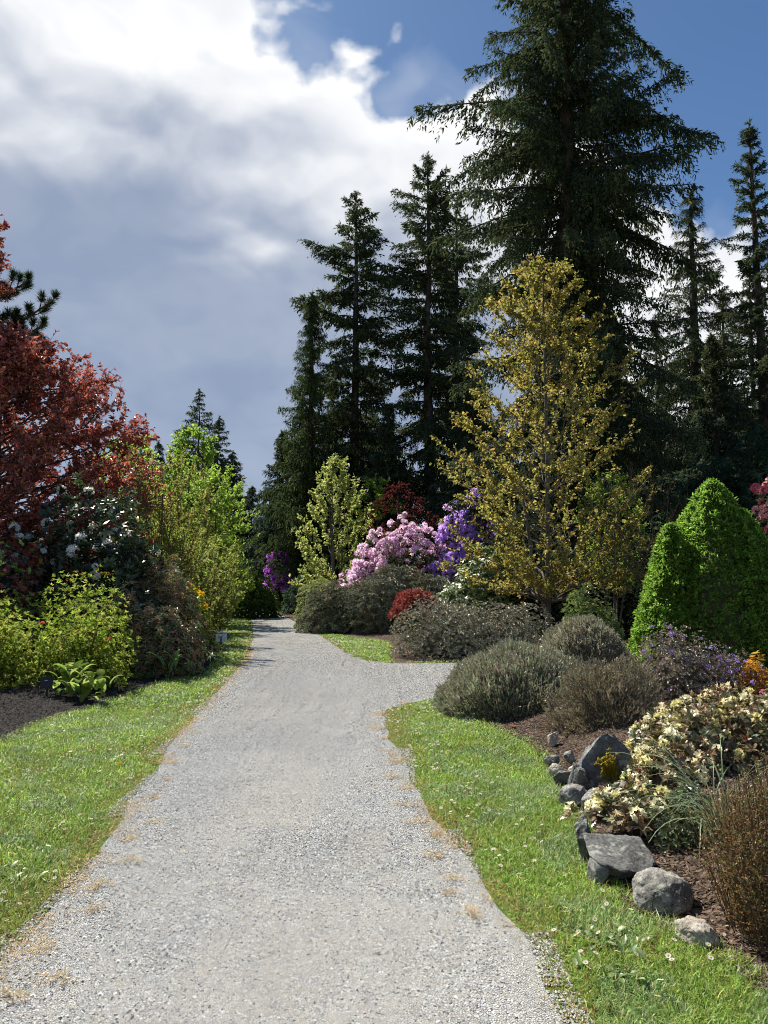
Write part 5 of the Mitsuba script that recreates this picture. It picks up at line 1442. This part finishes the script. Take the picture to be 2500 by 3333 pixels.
dp = daisies()
dp = dp[np.argsort(np.hypot(dp[:, 0], dp[:, 1]))]
GD = 'white daisies in the lawn'
for i, (x, y) in enumerate(dp[:300]):
    side = 'left' if x < -1 else 'right'
    key = thing('daisy', f'small white daisy with a yellow centre in the lawn {side} of the path', 'daisy', f'{GD} on the {side} of the path')
    scene[key] = {**DZ[i % 6], 'to_world': T().translate([float(x), float(y), 0]).rotate([0, 0, 1], float(rg.uniform(0, 360))).scale(float(rg.uniform(1.0, 1.35)))}


def far_daisies():
    q = dp[300:]
    n = len(q)
    s = 0.014 * rg.uniform(0.85, 1.2, n)
    tilt = nrm(np.c_[rg.normal(0, 0.3, n), rg.normal(-0.15, 0.3, n), np.ones(n)])
    u = nrm(np.cross(tilt, [1, 0.2, 0]))
    w = np.cross(tilt, u)
    out = []
    for k, r, lift, col in ((7, 1.0, 0.0, (0.8, 0.79, 0.76)), (5, 0.32, 0.0015, (0.72, 0.50, 0.04))):
        a = np.arange(k) * 2 * np.pi / k
        c = np.c_[q, np.full(n, 0.043)] + tilt * lift
        v = np.concatenate([c[:, None] + (u[:, None] * np.cos(a)[:, None] + w[:, None] * np.sin(a)[:, None]) * (s * r)[:, None, None], c[:, None]], 1)
        f = np.array([[j, (j + 1) % k, k] for j in range(k)])
        out.append((v.reshape(-1, 3), (f[None] + (np.arange(n) * (k + 1))[:, None, None]).reshape(-1, 3), np.tile([col], (n * (k + 1), 1))))
    return join(*out)


structure('daisies', far_daisies(), 'petal', kind='stuff', label='countless small white daisies farther off in the lawn', cat='daisies')

# straw tufts on the gravel along both edges
TU = []
for i in range(5):
    r2 = RG(300 + i)
    n = 60
    a = r2.uniform(0, 6.28, n)
    p = np.c_[r2.normal(0, 0.035, n), r2.normal(0, 0.022, n), np.full(n, 0.008)]
    D = np.c_[np.cos(a), np.sin(a), r2.uniform(0.05, 0.7, n)]
    TU.append(as_shape(leaves(p, D, UP + 0.3 * rvec(r2, n), r2.uniform(0.02, 0.05, n), 0.0034, pick(r2, n, [(0.52, 0.36, 0.15), (0.46, 0.30, 0.12), (0.40, 0.33, 0.13)], 0.18), 0.1), 'grass_blade'))
edge_pts = [(-1.44, 3.15), (-1.50, 3.55), (-1.42, 3.95), (-1.52, 4.25), (-1.47, 4.62), (-1.60, 5.0), (-1.55, 5.35), (-1.72, 5.95), (-1.78, 6.5), (-1.90, 7.1), (-1.98, 7.8), (-2.04, 8.5), (-2.14, 9.3), (-2.22, 10.2), (-1.32, 3.28),
            (0.42, 3.9), (0.38, 4.35), (0.30, 4.7), (0.33, 5.05), (0.22, 5.35), (0.14, 5.75), (0.16, 6.2), (0.07, 6.6), (0.10, 7.1), (-0.02, 7.6), (0.0, 8.2), (-0.10, 8.8), (0.34, 4.15), (-2.3, 11.2), (-2.36, 12.4)]
for i, (x, y) in enumerate(edge_pts):
    side = 'left' if x < -1 else 'right'
    key = thing('dry_grass_tuft', f'flattened tuft of straw-coloured dead grass in the gravel along the {side} edge of the path', 'grass', f'dead grass tufts along the {side} edge of the path')
    scene[key] = {**TU[i % 5], 'to_world': T().translate([x, y, 0.004]).rotate([0, 0, 1], float(rg.uniform(0, 360))).scale(float(rg.uniform(0.8, 1.5)))}


def straw_mat():
    """Dead grass lying thinly along both gravel edges."""
    n = 16000
    r2 = RG(310)
    b = np.vstack([dense(PATH_L[2:13], 0.03, closed=False), dense(PATH_R[16:28], 0.03, closed=False)])
    p = b[r2.integers(0, len(b), n)] + r2.normal(0, 0.07, (n, 2))
    cl = meshkit.fbm(np.c_[p * 3.5, np.zeros(n)], 3, 61)
    p = p[(cl > 0.52) & (p[:, 1] > 2.8)]
    n = len(p)
    a = r2.uniform(0, 6.28, n)
    D = np.c_[np.cos(a), np.sin(a), r2.uniform(0.0, 0.45, n)]
    return leaves(np.c_[p, np.full(n, 0.012)], D, UP + 0.3 * rvec(r2, n), r2.uniform(0.015, 0.04, n), 0.003 + 0.0004 * p[:, 1], pick(r2, n, [(0.48, 0.33, 0.14), (0.42, 0.28, 0.12)], 0.2), 0.1)


structure('straw', straw_mat(), 'grass_blade', kind='stuff', label='thin scatter of dead straw-coloured grass along both gravel edges', cat='straw')

# broad weeds in the lawn
for (x, y), n, lab in (((1.02, 3.62), 26, 'patch of broad dark green weed leaves in the right-hand lawn near the rusty heather'), ((0.92, 3.3), 18, 'patch of clover-like weed leaves in the near right-hand lawn'),
                       ((-2.05, 4.35), 16, 'silvery weed rosette in the lawn at the left edge of the photo')):
    r2 = RG(int(1000 * abs(x)))
    key = thing('lawn_weed', lab, 'weed')
    for i in range(n):
        px, py = x + r2.normal(0, 0.09), y + r2.normal(0, 0.08)
        big_leaf(key, 'leaf', (px, py, 0.012), r2.uniform(0, 6.28), r2.uniform(0.035, 0.075), r2.uniform(0.02, 0.034), r2.uniform(0.3, 0.9), r2.uniform(0.3, 1.1), pick(r2, 1, [(0.15, 0.23, 0.07), (0.19, 0.27, 0.09), (0.24, 0.29, 0.16)], 0.15)[0], 'leaf_gloss', k=5)
key = thing('dandelion', 'single orange-yellow dandelion flower in the left-hand lawn close to the path', 'flower')
scene[key] = {**truss_set((0.85, 0.48, 0.02), 10, 1, 400)[0], 'to_world': T().translate([-2.32, 6.95, 0.035]).scale(0.035)}


# fallen petals and leaves on the right bed
def litter(label, pts, cols, L, W, group, name='fallen_leaf', cat='leaf'):
    r2 = RG(len(pts) + 7)
    for x, y in pts:
        key = thing(name, label, cat, group)
        z = max(ZR(x, y), ZL(x, y) if x < -2 else 0) + 0.012
        a = r2.uniform(0, 6.28)
        g = leaves(np.array([[x, y, z]]), np.array([[math.cos(a), math.sin(a), r2.normal(0, 0.2)]]), nrm(np.array([[r2.normal(0, 0.25), r2.normal(0, 0.25), 1]])), L * r2.uniform(0.7, 1.3), W * r2.uniform(0.7, 1.3), pick(r2, 1, cols, 0.12), 0.25, 0.5, 0.15, seg=2)
        scene[key] = as_shape(g, 'petal')


r3 = RG(410)
edge = np.array(RIGHT_BED[2:12])
pal = []
for i in range(90):
    j = r3.integers(0, len(edge) - 1)
    p = edge[j] + (edge[j + 1] - edge[j]) * r3.random() + [abs(r3.normal(0.06, 0.07)), r3.normal(0, 0.04)]
    pal.append((float(p[0]), float(p[1])))
litter('pale dry fallen leaf on the brown mulch along the edge of the right-hand lawn', pal, [(0.58, 0.50, 0.38), (0.50, 0.40, 0.30), (0.62, 0.56, 0.46)], 0.038, 0.02, 'pale fallen leaves along the right bed')
litter('orange fallen leaf on the mulch beside the largest heather mound', [(1.42, 8.72), (1.47, 8.7)], [(0.62, 0.20, 0.05)], 0.07, 0.04, 'orange leaves beside the largest heather mound')


def mulch_bits():
    r2 = RG(420)
    out = []
    for poly, hf, n, cols, box in ((right_poly, h_right, 26000, [(0.15, 0.11, 0.085), (0.09, 0.06, 0.045), (0.21, 0.16, 0.125), (0.06, 0.045, 0.035)], (1.0, 2.6, 3.0, 9.5)),
                                   (left_poly, h_left, 30000, [(0.035, 0.030, 0.028), (0.02, 0.018, 0.017), (0.06, 0.052, 0.048)], (-6.6, -3.3, 7.5, 13.8))):
        p = np.c_[r2.uniform(box[0], box[1], n), r2.uniform(box[2], box[3], n)]
        p = p[shapely.contains_xy(poly.buffer(0.02), p[:, 0], p[:, 1]) & (np.abs(p[:, 0]) < 0.56 * p[:, 1])]
        m = len(p)
        a = r2.uniform(0, 6.28, m)
        D = np.c_[np.cos(a), np.sin(a), r2.normal(0.1, 0.3, m)]
        out.append(leaves(np.c_[p, hf(p) + r2.uniform(0, 0.012, m)], D, nrm(UP + 0.7 * rvec(r2, m)), r2.uniform(0.015, 0.045, m), r2.uniform(0.005, 0.014, m), pick(r2, m, cols, 0.25), 0.25))
    return join(*out)


structure('mulch', mulch_bits(), 'solid_color', kind='stuff', label='loose bark mulch chips covering the flower beds', cat='mulch')
